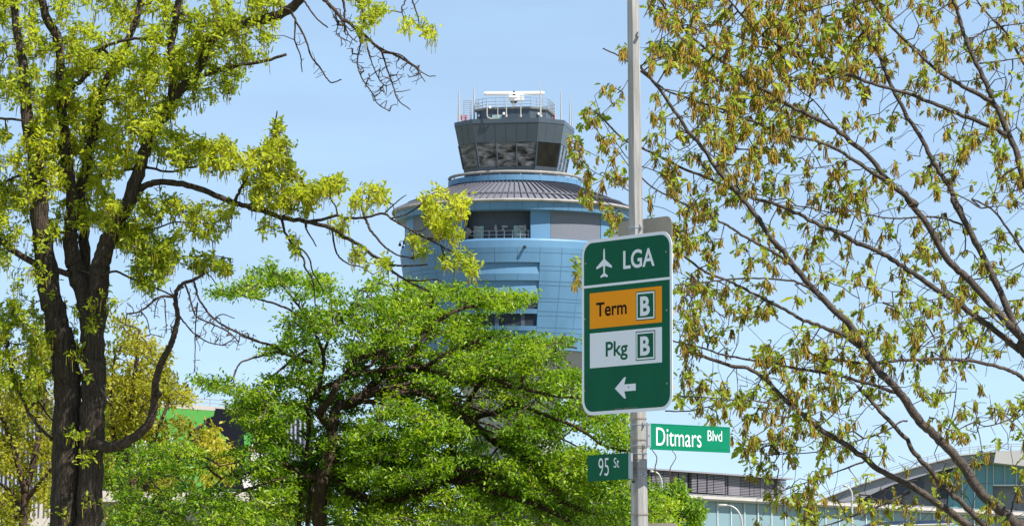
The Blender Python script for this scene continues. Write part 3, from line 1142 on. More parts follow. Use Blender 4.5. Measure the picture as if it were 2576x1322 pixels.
def gpatch(pts, m, out):
    """flat painted panel on the garage front; rows and columns of the lower-left zoom"""
    b = MB()
    a, c = P(206, 1100, gD(206)), P(643, 1100, gD(643))
    n = Vector(((c - a).y, -(c - a).x, 0)).normalized()
    if n.y > 0:
        n = -n
    vs = []
    for x, y in pts:
        px, py = x * .3234, 894 + y * .3234
        dd = P(px, py, 10) - Vector((0, 0, CAMZ))
        t = (a - Vector((0, 0, CAMZ))).dot(n) / dd.dot(n)
        vs.append(Vector((0, 0, CAMZ)) + dd * t + n * out * FS)
    k = len(vs)
    b.add(vs + [v - n * 0.01 for v in vs], [tuple(range(k)), tuple(range(k, 2 * k))[::-1]] + [(i, (i + 1) % k, k + (i + 1) % k, k + i) for i in range(k)])
    b.build('painted_shape', m, mural)


gpatch([(1620, 412), (1790, 425), (1805, 445), (1900, 430), (1985, 445), (1985, 560), (1900, 560), (1840, 620), (1850, 830), (1840, 1040), (1660, 1036), (1640, 800), (1600, 640), (1530, 500), (1610, 470)], M['mblack'], .53)
gpatch([(1985, 452), (1985, 1046), (1842, 1040), (1820, 950), (1870, 880), (1900, 700), (1930, 560), (1820, 505), (1890, 490)], M['mwhite'], .56)
gpatch([(1935, 520), (1975, 560), (1980, 640), (1950, 700), (1930, 600)], M['mpink'], .58)
gpatch([(1880, 700), (1960, 720), (1950, 745), (1870, 740)], M['mpink'], .585)
gpatch([(860, 800), (960, 640), (1080, 640), (1120, 860), (1000, 900), (860, 870)], M['mwhite'], .53)
gpatch([(900, 430), (990, 440), (1010, 560), (930, 600)], M['mwhite'], .53)
gpatch([(1240, 620), (1300, 640), (1290, 800), (1230, 780)], M['mwhite'], .53)
gpatch([(870, 930), (1100, 940), (1090, 985), (880, 980)], M['mblack'], .53)
gpatch([(940, 700), (990, 690), (1000, 790), (950, 800)], M['mblack'], .56)
gpatch([(1420, 640), (1540, 600), (1560, 690), (1480, 730)], M['mblack'], .53)
gpatch([(1640, 590), (1700, 640), (1690, 720), (1650, 700)], M['mgreen'], .56)
b = MB()
facade(b, 206, 760, (1235, 1240), (1262, 1268), gD, None, 1.2, 0, 1.4)
b.build('deck_edge', M['coping'], garage)

# slatted building right of the pole
lD = line_depth(1600, 428, 1960, 448)
lb = empty('slatted_building', P(1780, 1250, 450).xy.to_3d(), 'low building wrapped in mauve grey horizontal slats behind the Ditmars sign', 'building')
lt = lambda x: 1180 + (x - 1630) * 23 / 325
lbt = lambda x: 1238 + (x - 1718) * 15 / 241
b = MB()
facade(b, 1560, 1962, (lt(1560) + 3, lt(1962) + 3), None, lD, 0.0, 10)
b.build('wall', M['slatback'], lb)
b = MB()
ns = 13
cuts = [1560]
while cuts[-1] < 1955:
    cuts.append(min(1961, cuts[-1] + random.choice((7, 11, 16, 24, 30))))
for x, xe in zip(cuts[:-1], cuts[1:]):
    w = random.random()
    gap = random.choice((1.0, 1.6, 3.2))
    for k in range(ns):
        if w > .93 and random.random() < .5:
            continue
        t0, t1 = (k + .12) / ns, (k + (.95 if w < .12 else .70)) / ns
        yy = [lt(q) + (lbt(q) - lt(q)) * t for t in (t0, t1) for q in (x, xe - gap)]
        facade(b, x, xe - gap, yy[:2], yy[2:], lD, None, 0.2, 0, 0.45 + .2 * (w > .5))
b.build('slat_screen', M['slat'], lb)
b = MB()
facade(b, 1560, 1962, (lt(1560) - 1, lt(1962) - 1), (lt(1560) + 3, lt(1962) + 3), lD, None, 1.0, 0, 0.9)
b.build('roof_edge', M['terroof'], lb)
# glass fronted block
fD = line_depth(1718, 330, 2576, 371)
ft = lambda x: 1247 + (x - 1718) * 45 / 858
fb = empty('glass_block', P(2150, 1270, 362).xy.to_3d(), 'long low block with pale teal glass panels and a white parapet, lower right', 'building')
b = MB()
facade(b, 1660, 2760, (ft(1660), ft(2760)), None, fD, 0.0, 9)
b.build('wall', M['terwall'], fb)
b = MB()
facade(b, 1660, 2760, (ft(1660) - 3, ft(2760) - 3), (ft(1660) + 10, ft(2760) + 10), fD, None, 0.8, 0, 0.5)
facade(b, 1660, 2760, (ft(1660) + 4, ft(2760) + 4), (ft(1660) + 5.5, ft(2760) + 5.5), fD, None, 0.8, 0, 0.56)
b.build('parapet', M['conc'], fb)
b = MB()
for h in (6.5,):
    facade(b, 1660, 2760, (ft(1660) - h, ft(2760) - h), (ft(1660) - h + 1.4, ft(2760) - h + 1.4), fD, None, 0.06, 0, 0.3)
for x in np.arange(1664, 2760, 17):
    facade(b, x, x + 1.2, (ft(x) - 6.5, ft(x) - 6.5), (ft(x) - 2.5, ft(x) - 2.5), fD, None, 0.06, 0, 0.3)
b.build('parapet_rail', M['steel'], fb)
x = 1660.0
while x < 2756:
    b = MB()
    facade(b, x + .8, x + 33.2, (ft(x) + 10.5, ft(x + 34) + 10.5), None, fD, 3.2, 0.1, 0, 0.14)
    b.build('glass_panel', M['facade'], fb)
    x += 34
b = MB()
for i, x in enumerate(np.arange(1660, 2760, 34)):
    facade(b, x - .8, x + .8, (ft(x) + 10.5, ft(x) + 10.5), None, fD, 3.2, 0.2, 0, 0.2)
b.build('mullion_frame', M['mull'], fb)
# terminal with a rising roof, far right
tD = lambda x: 262 - (x - 2050) * 6 / 520


def z5(x, y):
    return (1780 + x * .42702) / 1.118, (1150 + y * .42702) / 1.118


term = empty('terminal_building', P(2400, 1250, 470).xy.to_3d(), 'grey terminal with a long rising roof edge and teal glass, far right', 'terminal')


def tpoly(name, pts, D, m, thick, par=term, conv=z5):
    b = MB()
    if conv is z5:
        D, thick = D * 1.7, thick * 1.7
    q = [conv(*p) for p in pts]
    vs = [P(x, y, D) for x, y in q]
    k = len(vs)
    b.add(vs + [v + Vector((0, thick, 0)) for v in vs], [tuple(range(k)), tuple(range(k, 2 * k))[::-1]] + [(i, (i + 1) % k, k + (i + 1) % k, k + i) for i in range(k)])
    return b.build(name, m, par)


tpoly('wall', [(1330, 900), (1330, 640), (1500, 560), (1870, 420), (2350, 320), (2800, 330), (2800, 900)], 262, M['terwall'], 14)
roofo = tpoly('roof', [(1190, 612), (1500, 492), (1870, 378), (2160, 302), (2390, 280), (2375, 345), (2160, 372), (1960, 420), (1700, 500), (1480, 600), (1400, 620)], 260.2, M['terroof'], 16)
tpoly('roof_rim', [(1190, 607), (1500, 487), (1870, 372), (2160, 296), (2395, 272), (2395, 281), (2160, 304), (1870, 380), (1500, 494), (1190, 615)], 259.9, M['terlight'], 17, roofo)
tpoly('roof_end', [(2392, 273), (2800, 262), (2800, 380), (2576, 372), (2378, 350)], 259.6, M['terlight'], 16, roofo)
tpoly('dark_glazing', [(1380, 640), (1480, 602), (1700, 505), (1830, 462), (1895, 462), (1915, 480), (1915, 520), (1780, 530), (1780, 660), (1380, 660)], 261.8, M['ternavy'], .15)
tpoly('dark_fin', [(2040, 425), (2085, 410), (2060, 700), (2010, 700)], 261.2, M['slatback'], .5)
tpoly('glass_bay', [(2095, 405), (2170, 385), (2370, 360), (2370, 700), (2065, 700)], 261.5, M['terglass'], .3)
tpoly('glass_band', [(2372, 358), (2800, 378), (2800, 500), (2372, 500)], 261.5, M['terglass'], .3)
for x in (2170, 2250, 2330):
    tpoly('mullion', [(x, 372), (x + 5, 372), (x + 3, 700), (x - 2, 700)], 261.3, M['mull'], .15)
for x in (2372, 2448, 2524, 2600, 2680):
    tpoly('mullion', [(x, 355), (x + 4, 355), (x + 4, 500), (x, 500)], 261.3, M['mull'], .15)
tpoly('sill', [(2372, 494), (2800, 494), (2800, 503), (2372, 503)], 261.2, M['mull'], .3)
b = MB()
rr = [(1230, 590), (1500, 478), (1870, 362), (2160, 286), (2390, 262), (2800, 250)]
for h in (0.25, 0.5):
    b.tube([P(*z5(*p), 443) + Vector((0, 0, h)) for p in rr], 0.04, 5)
for p, p2 in zip(rr[:-1], rr[1:]):
    for t in np.linspace(0, 1, 5)[:-1]:
        q = P(*z5(p[0] + (p2[0] - p[0]) * t, p[1] + (p2[1] - p[1]) * t), 443)
        b.tube([q - Vector((0, 0, .5)), q + Vector((0, 0, .52))], 0.05, 5)
b.build('roof_railing', M['steel'], roofo)


def z10(x, y):
    return (2360 + x * .20186) / 1.118, (1380 + y * .20186) / 1.118


can = empty('entrance_canopy', P(2290, 1400, 152).xy.to_3d(), 'dark navy slab canopy with a white lower edge at the bottom right', 'canopy')
tpoly('roof_slab', [(412, 470), (430, 440), (700, 418), (1500, 400), (1565, 404), (1565, 440), (1000, 455), (440, 478)], 150, M['canopy'], 6, can, z10)
tpoly('edge_band', [(425, 482), (1000, 460), (1600, 444), (1600, 452), (1000, 470), (425, 494)], 149.9, M['white'], 6.2, can, z10)
for x in (600, 1000, 1450):
    a = P(*z10(x, 460), 152)
    b = MB()
    b.tube([(a.x, a.y, 0), (a.x, a.y, a.z)], .12, 8)
    b.build('post', M['steel'], can)


# street lamps far off
def street_lamp(label, pts, D, head, group='street lamps by the terminal'):
    base = P(*pts[0], D)
    e = empty('street_lamp', (base.x, base.y, 0), label, 'street lamp', group)
    b = MB()
    q = [Vector((base.x, base.y, 0)), Vector((base.x, base.y, base.z * .6))] + smooth3([P(x, y, D) for x, y in pts], 4)
    b.tube(q, [0.07] + [0.06] + list(np.linspace(.048, .024, len(q) - 2)), 8)
    b.build('mast', M['lamp'], e, True)
    b = MB()
    t = P(*pts[-1], D)
    d = (P(*head, D) - t)
    b.tube([t, t + d * .3, t + d * .8, t + d], [0.03, .05, .055, .03], 8)
    b.build('lamp_head', M['lamp'], e, True)
    b = MB()
    b.tube([(base.x, base.y, 0.0), (base.x, base.y, .5)], .22, 8)
    b.build('base', M['lamp'], e)


def smooth3(pts, k=6):
    """Catmull-Rom through a list of vectors"""
    pts = [Vector(p) for p in pts]
    if len(pts) < 3:
        return [pts[0].lerp(pts[-1], i / k) for i in range(k + 1)]
    e = [pts[0] * 2 - pts[1]] + pts + [pts[-1] * 2 - pts[-2]]
    out = []
    for i in range(1, len(e) - 2):
        p0, p1, p2, p3 = e[i - 1:i + 3]
        for j in range(k):
            t = j / k
            out.append(0.5 * ((2 * p1) + (p2 - p0) * t + (2 * p0 - 5 * p1 + 4 * p2 - p3) * t * t + (3 * p1 - p0 - 3 * p2 + p3) * t ** 3))
    out.append(pts[-1])
    return out


street_lamp('pale curved street lamp in front of the teal glass block', [z4(1705, 1322), z4(1695, 1240), z4(1660, 1170), z4(1610, 1130), z4(1560, 1116)], 150, z4(1465, 1118))
street_lamp('pale curved street lamp rising in front of the slatted building', [z4(918, 960), z4(912, 880), z4(890, 820), z4(860, 792), z4(835, 786)], 190, z4(800, 782))
street_lamp('thin pale street lamp in front of the rising grey terminal roof', [z5(1443, 680), z5(1443, 560), z5(1430, 525), z5(1410, 506)], 160, z5(1385, 500))

# ------------------------------------------------------------------ trees


def limb(pts, r0, r1, D, d0=0.0, d1=0.0, k=5):
    """photo polyline -> smooth 3-D path and radii (radii given in photo pixels)"""
    n = len(pts)
    v = [P(p[0], p[1], D + d0 + (d1 - d0) * (i / max(1, n - 1))) for i, p in enumerate(pts)]
    s = smooth3(v, k)
    m = len(s)
    # small kinks so that no limb is a clean curve
    rr = [(r0 + (r1 - r0) * (i / (m - 1)) ** 0.85) * D / FPX for i in range(m)]
    out = []
    for i, p in enumerate(s):
        j = 0.0 if i in (0, m - 1) else min(0.014, rr[i] * (0.22 if rr[i] < .03 else .08))
        out.append(p + Vector((random.gauss(0, j), random.gauss(0, j), random.gauss(0, j))))
    rr = [r * random.uniform(0.95, 1.06) for r in rr]
    return out, rr


def inpoly(poly, x, y):
    n = len(poly)
    c = np.zeros(len(x), bool)
    j = n - 1
    for i in range(n):
        xi, yi = poly[i]
        xj, yj = poly[j]
        hit = ((yi > y) != (yj > y)) & (x < (xj - xi) * (y - yi) / (yj - yi + 1e-9) + xi)
        c ^= hit
        j = i
    return c


def vnoise(x, y, scale, seed):
    r = np.random.default_rng(seed)
    g = r.random((64, 64))
    u, v = x / scale + 17, y / scale + 23
    i, j = np.floor(u).astype(int), np.floor(v).astype(int)
    f, h = u - i, v - j
    f, h = f * f * (3 - 2 * f), h * h * (3 - 2 * h)
    G = lambda a, b_: g[a % 64, b_ % 64]
    return (G(i, j) * (1 - f) + G(i + 1, j) * f) * (1 - h) + (G(i, j + 1) * (1 - f) + G(i + 1, j + 1) * f) * h


def scatter(poly, n, thr=0.0, scale=60, seed=1, flat=1.0):
    """n photo positions in a polygon, thinned by a soft noise so that clumps and gaps appear"""
    xs, ys = [p[0] for p in poly], [p[1] for p in poly]
    out = np.zeros((0, 2))
    for _ in range(60):
        x = RNG.uniform(min(xs), max(xs), n * 3)
        y = RNG.uniform(min(ys), max(ys), n * 3)
        k = inpoly(poly, x, y)
        if thr > 0:
            nz = 0.65 * vnoise(x, y * flat, scale, seed) + 0.35 * vnoise(x, y * flat, scale * .4, seed + 5)
            k &= nz + RNG.uniform(-.12, .12, len(x)) > thr
        out = np.vstack([out, np.stack([x[k], y[k]], 1)])
        if len(out) >= n:
            break
    return out[:n]


def grow(nodes, nrad, attr, seg, bf=0.35, wig=0.10, rtip=0.0025, sag=0.0, expo=2.4, rcap=0.02):
    """join the points attr to the node cloud by short, balanced twigs.
    returns edges (parent xyz, child xyz, r0, r1), tip positions/directions"""
    n0 = len(nodes)
    pos = [tuple(p) for p in nodes]
    par = [-1] * n0
    plen = [0.0] * n0
    NA = np.asarray(nodes)
    A = np.asarray(attr)
    n = len(A)
    best = np.full(n, 1e9)
    bi = np.zeros(n, int)
    for s in range(0, n0, 400):
        d = np.linalg.norm(A[:, None, :] - NA[None, s:s + 400, :], axis=2)
        k = d.argmin(1)
        dm = d[np.arange(n), k]
        u = dm < best
        best[u] = dm[u]
        bi[u] = k[u] + s
    done = np.zeros(n, bool)
    tips = np.zeros(n, int)
    for _ in range(n):
        c = np.where(done, 1e9, best)
        i = int(c.argmin())
        done[i] = True
        p = bi[i]
        a = A[i]
        q = np.array(pos[p])
        L = np.linalg.norm(a - q)
        m = max(1, int(math.ceil(L / seg)))
        w = RNG.normal(0, wig * L, 3)
        new = []
        prev = p
        for t in range(1, m + 1):
            f = t / m
            x = q + (a - q) * f + w * math.sin(math.pi * f) + np.array([0, 0, -sag * L * math.sin(math.pi * f)])
            if t < m:
                x = x + RNG.normal(0, wig * .35 * seg, 3)
            pos.append(tuple(x))
            par.append(prev)
            plen.append(plen[prev] + L / m)
            prev = len(pos) - 1
            new.append(prev)
        tips[i] = prev
        for k in new:
            d = np.linalg.norm(A - np.array(pos[k]), axis=1) + bf * plen[k]
            u = (d < best) & ~done
            best[u] = d[u]
            bi[u] = k
    N = len(pos)
    acc = np.zeros(N)
    for k in tips:
        acc[k] += rtip ** expo
    for k in range(N - 1, n0 - 1, -1):
        acc[par[k]] += acc[k]
    rad = np.maximum(acc, rtip ** expo) ** (1 / expo)
    rad = np.minimum(rad, rcap)
    POS = np.array(pos)
    PAR = np.array(par)
    ch = np.arange(n0, N)
    pr = PAR[ch]
    r1 = rad[ch]
    r0 = np.where(pr < n0, r1 * 1.25, np.minimum(rad[pr], r1 * 1.35))
    d = POS[tips] - POS[PAR[tips]]
    d /= np.linalg.norm(d, axis=1)[:, None] + 1e-9
    return (POS[pr], POS[ch], r0, r1), POS[tips], d


def frames(t):
    up = np.tile(np.array([[0.31, 0.2, 0.93]]), (len(t), 1))
    u = np.cross(t, up)
    l_ = np.linalg.norm(u, axis=1)
    u[l_ < 1e-3] = (1, 0, 0)
    u /= np.linalg.norm(u, axis=1)[:, None]
    return u, np.cross(t, u)


def twig_mesh(name, E, material, parent, n=4):
    p, c, r0, r1 = E
    t = c - p
    L = np.linalg.norm(t, axis=1)
    ok = L > 1e-5
    p, c, r0, r1, t, L = p[ok], c[ok], r0[ok], r1[ok], t[ok], L[ok]
    t = t / L[:, None]
    c = c + t * (r1 * .6)[:, None]
    u, w = frames(t)
    ang = np.arange(n) * 2 * math.pi / n
    ring = u[:, None, :] * np.cos(ang)[None, :, None] + w[:, None, :] * np.sin(ang)[None, :, None]
    V = np.concatenate([p[:, None, :] + ring * r0[:, None, None], c[:, None, :] + ring * r1[:, None, None]], 1)
    m = len(p)
    base = (np.arange(m) * 2 * n)[:, None, None]
    k = np.arange(n)
    f = np.stack([k, (k + 1) % n, n + (k + 1) % n, n + k], 1)[None] + base
    loops = f.reshape(-1)
    nf = m * n
    return bigmesh(name, V.reshape(-1, 3), loops, np.arange(nf) * 4, np.full(nf, 4), material, parent, smooth=True)


# leaf outlines (along, across), one half; the blade is folded on its midrib
LEAF_OAK = [(0, 0), (.12, .05), (.26, .22), (.36, .09), (.52, .34), (.60, .12), (.78, .22), (1, 0)]
LEAF_PLAIN = [(0, 0), (.28, .2), (.62, .19), (1, 0)]
LEAF_SIMPLE = [(0, 0), (.45, .26), (1, 0)]


def leaf_mesh(name, base, axis, nrm, size, tint, outline, material, parent, fold=0.35, droop=0.25, wide=1.0):
    """one folded leaf per row"""
    n = len(base)
    axis = axis / (np.linalg.norm(axis, axis=1)[:, None] + 1e-9)
    side = np.cross(axis, nrm)
    side /= np.linalg.norm(side, axis=1)[:, None] + 1e-9
    nrm = np.cross(side, axis)
    o = np.array(outline)
    q = len(o)
    al = np.concatenate([o[:, 0], o[1:-1, 0]])
    sd_ = np.concatenate([o[:, 1], -o[1:-1, 1]]) * wide
    up = np.abs(sd_) * fold - droop * al * al
    V = base[:, None, :] + size[:, None, None] * (axis[:, None, :] * al[None, :, None] + side[:, None, :] * sd_[None, :, None] + nrm[:, None, :] * up[None, :, None])
    nv = len(al)
    fa = list(range(q))
    fb = [0] + list(range(q, nv)) + [q - 1]
    fb = fb[::-1]
    tmpl = np.array(fa + fb)
    loops = (tmpl[None] + (np.arange(n) * nv)[:, None]).reshape(-1)
    ln = len(fa)
    starts = np.arange(2 * n) * ln
    return bigmesh(name, V.reshape(-1, 3), loops, starts, np.full(2 * n, ln), material, parent, np.repeat(tint, nv))


def strand_mesh(name, base, vec, width, tint, material, parent, bend=0.15):
    """hanging catkin: a bumpy three sided strand of four rings"""
    n = len(base)
    L = np.linalg.norm(vec, axis=1)
    t = vec / L[:, None]
    u, w = frames(t)
    ang = np.arange(3) * 2 * math.pi / 3
    ring = u[:, None, :] * np.cos(ang)[None, :, None] + w[:, None, :] * np.sin(ang)[None, :, None]
    fr_ = [0, .3, .55, .8, 1]
    wd = [.35, 1, .75, 1, .3]
    sw = RNG.normal(0, bend, (n, 3))
    sw[:, 2] = 0
    rings = []
    for f, q in zip(fr_, wd):
        c = base + vec * f + sw * L[:, None] * f * f
        rings.append(c[:, None, :] + ring * (width * q)[:, None, None])
    V = np.concatenate(rings, 1)
    nv = 15
    fs = []
    for r in range(4):
        for k in range(3):
            k2 = (k + 1) % 3
            fs += [r * 3 + k, r * 3 + k2, r * 3 + 3 + k2, r * 3 + 3 + k]
    tm = np.array(fs)
    loops = (tm[None] + (np.arange(n) * nv)[:, None]).reshape(-1)
    nf = n * 12
    return bigmesh(name, V.reshape(-1, 3), loops, np.arange(nf) * 4, np.full(nf, 4), material, parent, np.repeat(tint, nv))


def rdir(n, mean, spread):
    d = mean + RNG.normal(0, spread, (n, 3))
    return d / (np.linalg.norm(d, axis=1)[:, None] + 1e-9)


def pix(v):
    """photo position of world points (n,3)"""
    v = np.asarray(v) - np.array([0, 0, CAMZ])
    f = v[:, 1] * CP + v[:, 2] * SP
    u = -v[:, 1] * SP + v[:, 2] * CP
    return np.stack([1288 + v[:, 0] / f * FPX, 661 - u / f * FPX], 1)


class Tree:
    def __init__(s, name, label, D, base, group=None):
        s.D = D
        bp = P(base, 1500, D)
        s.root = empty(name, (bp.x, D, 0), label, 'tree', group)
        s.nodes, s.nrad, s.skip = [], [], []

    def wood(s, name, limbs, material, n=10, nodes=True):
        """each limb is a mesh part of its own unless name is 'trunk' (one mesh)"""
        tr = MB()
        for L in limbs:
            p, r = limb(L[4], L[0], L[1], s.D, L[2], L[3])
            m = tr if name == 'trunk' else MB()
            m.tube(p, r, n)
            if nodes:
                s.nodes += [tuple(q) for q in p]
                s.nrad += r
            if name != 'trunk':
                m.build(name, material, s.root, True)
        if name == 'trunk':
            return tr.build(name, material, s.root, True)

    def attract(s, pxy, sd, behind=0.85, margin=12):
        """give photo positions a depth near that of the closest wood, plus scatter; most of those over heavy wood go behind it"""
        N = np.array(s.nodes)
        pn = pix(N)
        rp = np.array(s.nrad) / N[:, 1] * FPX
        dep, heavy = [], []
        for a in range(0, len(pxy), 200):
            c = pxy[a:a + 200]
            d = np.linalg.norm(c[:, None] - pn[None], axis=2)
            dep.append(N[d.argmin(1), 1])
            heavy.append(((d < rp[None] + margin) & (rp[None] > 4)).any(1))
        dep, heavy = np.concatenate(dep), np.concatenate(heavy)
        off = RNG.normal(0, sd, len(pxy))
        hv = heavy & (RNG.random(len(pxy)) < behind)
        off[hv] = np.abs(off[hv]) + .25
        return np.array([P(x, y, dd) for (x, y), dd in zip(pxy, dep + off)])

# ---- left oak -----------------------------------------------------------------
oak = Tree('oak_tree', 'tall dark double trunked oak with yellow green young leaves and hanging catkins on the left', 45, 200)
oak.wood('trunk', [
    (38, 33, 0.1, 0.1, [(158, 2018), (161, 1500), (162, 1322), (164, 1150), (166, 984), (163, 900), (150, 830)]),
    (33, 22, 0.1, 0.0, [(163, 900), (148, 825), (128, 745), (114, 650), (102, 560), (97, 450)]),
    (36, 30, 0, 0, [(216, 2018), (220, 1500), (222, 1322), (227, 1200), (231, 1100), (235, 984), (236, 900)]),
    (32, 24, 0, 0.1, [(236, 920), (233, 850), (224, 780), (205, 715), (186, 668)]),
    (28, 25, 0, -0.1, [(232, 880), (240, 800), (246, 740), (252, 674)]),
], M['oaktrunk'], 16)
oak.wood('limb', [
    (22, 7, 0.0, 0.2, [(97, 450), (90, 400), (72, 331), (64, 237), (57, 161), (45, 95), (33, 0), (20, -90)]),
    (22, 10, 0.1, 0.5, [(186, 668), (179, 620), (179, 575), (184, 528), (182, 497), (168, 412), (156, 275), (147, 109), (114, 40), (100, -60)]),
    (15, 8, 0.3, 1.0, [(214, 700), (211, 581), (203, 488), (225, 390), (245, 300), (256, 227), (298, 150), (327, 90), (350, 24), (352, -60)]),
    (25, 14, -0.1, -0.4, [(252, 674), (264, 622), (284, 581), (309, 536), (331, 490), (350, 426), (365, 370), (379, 327)]),
    (14, 8, -0.4, -0.2, [(372, 345), (395, 310), (417, 290), (431, 246), (436, 189), (428, 128), (440, 62), (452, -20), (460, -90)]),
    (13, 12, -0.3, -1.5, [(425, 262), (470, 205), (513, 150), (530, 100), (568, 73), (630, 55), (682, 43), (722, 27), (752, 0), (800, -70)]),
    (6, 3.5, -0.5, -0.9, [(470, 205), (540, 180), (592, 166), (653, 156), (720, 137)]),
    (9.5, 2.6, -0.2, -1.6, [(335, 485), (360, 470), (393, 459), (436, 460), (497, 473), (568, 502), (610, 517), (663, 530), (707, 547), (781, 559), (840, 577), (866, 595), (908, 618), (936, 641), (962, 655), (984, 680), (1024, 706), (1080, 733)]),
    (4.2, 1.8, -0.9, -1.5, [(775, 558), (825, 548), (845, 542), (866, 547), (916, 547), (962, 536), (984, 549), (1024, 573), (1050, 587), (1109, 618), (1150, 640)]),
    (9, 8, 0.0, 0.0, [(-60, 585), (0, 605), (32, 630), (81, 658), (130, 676), (176, 690)]),
    (4, 3, 0.2, 0.0, [(-40, 292), (0, 298), (80, 304)]),
    (4, 2.5, 0.4, 0.0, [(-30, 480), (0, 464), (40, 444), (76, 426)]),
    (8, 3, 0.4, -0.6, [(165, 262), (168, 241), (182, 218), (222, 185), (232, 140), (265, 118), (308, 102), (360, 97), (417, 101)]),
    (4, 2, 0.2, -0.4, [(262, 126), (290, 146), (312, 163), (350, 182), (380, 210)]),
    (4, 2.2, 0.0, -0.7, [(255, 440), (294, 431), (369, 421), (426, 433), (473, 421), (540, 417), (600, 430)]),
    (4.5, 1.5, -0.7, -1.0, [(590, 508), (600, 485), (616, 455), (639, 402), (682, 365), (690, 320), (697, 279)]),
    (3, 1.6, -0.1, -0.5, [(305, 560), (322, 573), (388, 575), (440, 559), (530, 562)]),
    (4, 2, 0.0, -0.6, [(195, 676), (225, 686), (260, 691), (292, 682), (345, 707), (398, 727), (440, 745)]),
    (2.6, 1.2, -0.1, -0.8, [(285, 610), (310, 620), (365, 626), (438, 638), (479, 646), (528, 642), (580, 650)]),
    (2.2, 1.2, -0.2, -0.6, [(400, 640), (435, 655), (467, 666), (520, 687), (545, 715)]),
    (6, 4, 0.5, 0.2, [(-50, 868), (0, 861), (20, 861), (16, 880), (28, 920), (41, 971)]),
    (4.5, 4, 0.3, 0.1, [(18, 890), (39, 959), (65, 1023), (97, 1072), (132, 1106)]),
    (3, 2, 0.3, 0.4, [(70, 1030), (95, 1010), (118, 1040), (135, 1060)]),
    (3.6, 1.6, -1.2, -1.6, [(919, 549), (930, 575), (942, 590), (965, 618), (985, 632), (1007, 644), (1040, 648)]),
    (2.6, 1.4, -1.0, -1.0, [(836, 580), (842, 621), (854, 647), (880, 665), (905, 670), (940, 690)]),
    (3, 1.8, -1.3, -1.5, [(976, 664), (1000, 668), (1040, 668), (1075, 665)]),
    (2.4, 1.4, -1.4, -1.5, [(1022, 704), (1060, 706), (1090, 702), (1110, 707)]),
    (3.6, 1.6, -0.8, -0.9, [(709, 553), (720, 590), (740, 618), (763, 649), (768, 675), (785, 700), (791, 735), (793, 770)]),
    (2.6, 1.4, -0.8, -0.8, [(745, 620), (765, 632), (780, 655), (786, 683), (800, 706), (815, 735)]),
    (2.6, 1.4, -0.8, -0.8, [(768, 562), (772, 580), (785, 600), (796, 620)]),
    (2.6, 1.2, -0.8, -1.0, [(700, 548), (735, 528), (748, 500), (760, 450), (768, 430)]),
    (2.4, 1.2, -1.0, -1.1, [(848, 540), (845, 520), (832, 500), (830, 470), (836, 445)]),
    (2.0, 1.0, -1.2, -1.3, [(968, 536), (990, 515), (1010, 498), (1022, 490)]),
    (2.2, 1.2, -1.4, -1.6, [(985, 549), (1020, 540), (1045, 525), (1070, 505), (1100, 490)]),
    (2.2, 1.2, -1.5, -1.6, [(1060, 595), (1110, 600), (1140, 570), (1160, 530)]),
    (2.2, 1.2, -1.5, -1.6, [(1110, 619), (1120, 645), (1150, 672), (1185, 690)]),
], M['oakbark'], 9)
# drooping bare sprays at the top
bare_top = [
    (3.2, 1.4, -1.4, -1.5, [(730, 25), (745, 54), (767, 95), (783, 141), (805, 170), (821, 195), (834, 208), (859, 200)]),
    (2.4, 1.2, -1.4, -1.4, [(743, 50), (742, 100), (756, 141), (758, 165), (760, 182)]),
    (2.8, 1.6, -1.5, -1.6, [(757, -20), (764, 0), (778, 22), (799, 49), (825, 70)]),
    (5.5, 3, -1.5, -1.6, [(790, -60), (800, -25), (815, 0), (832, 14), (861, 49), (878, 57), (897, 73), (932, 103), (964, 130), (991, 135), (1027, 157), (1054, 173)]),
    (3.6, 2.6, -1.5, -1.5, [(840, -50), (864, 5), (866, 40), (867, 81)]),
    (2.4, 1.2, -1.6, -1.7, [(903, 85), (907, 108), (899, 157), (910, 195), (937, 235), (951, 262), (980, 280)]),
    (2.6, 1.2, -1.6, -1.7, [(960, 128), (975, 176), (989, 216), (1002, 252), (1032, 276)]),
    (2.0, 1.1, -1.6, -1.6, [(918, 98), (937, 162), (956, 203), (972, 218)]),
    (2.0, 1.1, -1.6, -1.6, [(1046, 170), (1056, 186), (1070, 206)]),
    (2.0, 1.0, -1.6, -1.6, [(867, 60), (876, 85), (890, 100), (900, 106)]),
    (2.4, 1.3, -1.7, -1.8, [(1015, -60), (1037, 0), (1048, 32), (1062, 78), (1090, 78)]),
    (2.2, 1.2, -1.7, -1.8, [(1030, -20), (1016, 10), (1010, 22), (1016, 48)]),
    (2.0, 1.0, -1.5, -1.5, [(840, 22), (850, 60), (846, 84), (858, 95)]),
    (2.0, 1.1, -1.6, -1.7, [(940, 110), (975, 130), (1010, 140), (1040, 165), (1075, 190), (1096, 191)]),
    (4.0, 2.0, -1.5, -1.6, [(800, -40), (870, -20), (905, 10), (915, 50), (905, 105)]),
]
oak_nodes_leafy, oak_rad_leafy = list(oak.nodes), list(oak.nrad)
oak.wood('bare_branch', bare_top, M['deadbark'], 6)
top_nodes, top_rad = oak.nodes[len(oak_nodes_leafy):], oak.nrad[len(oak_nodes_leafy):]
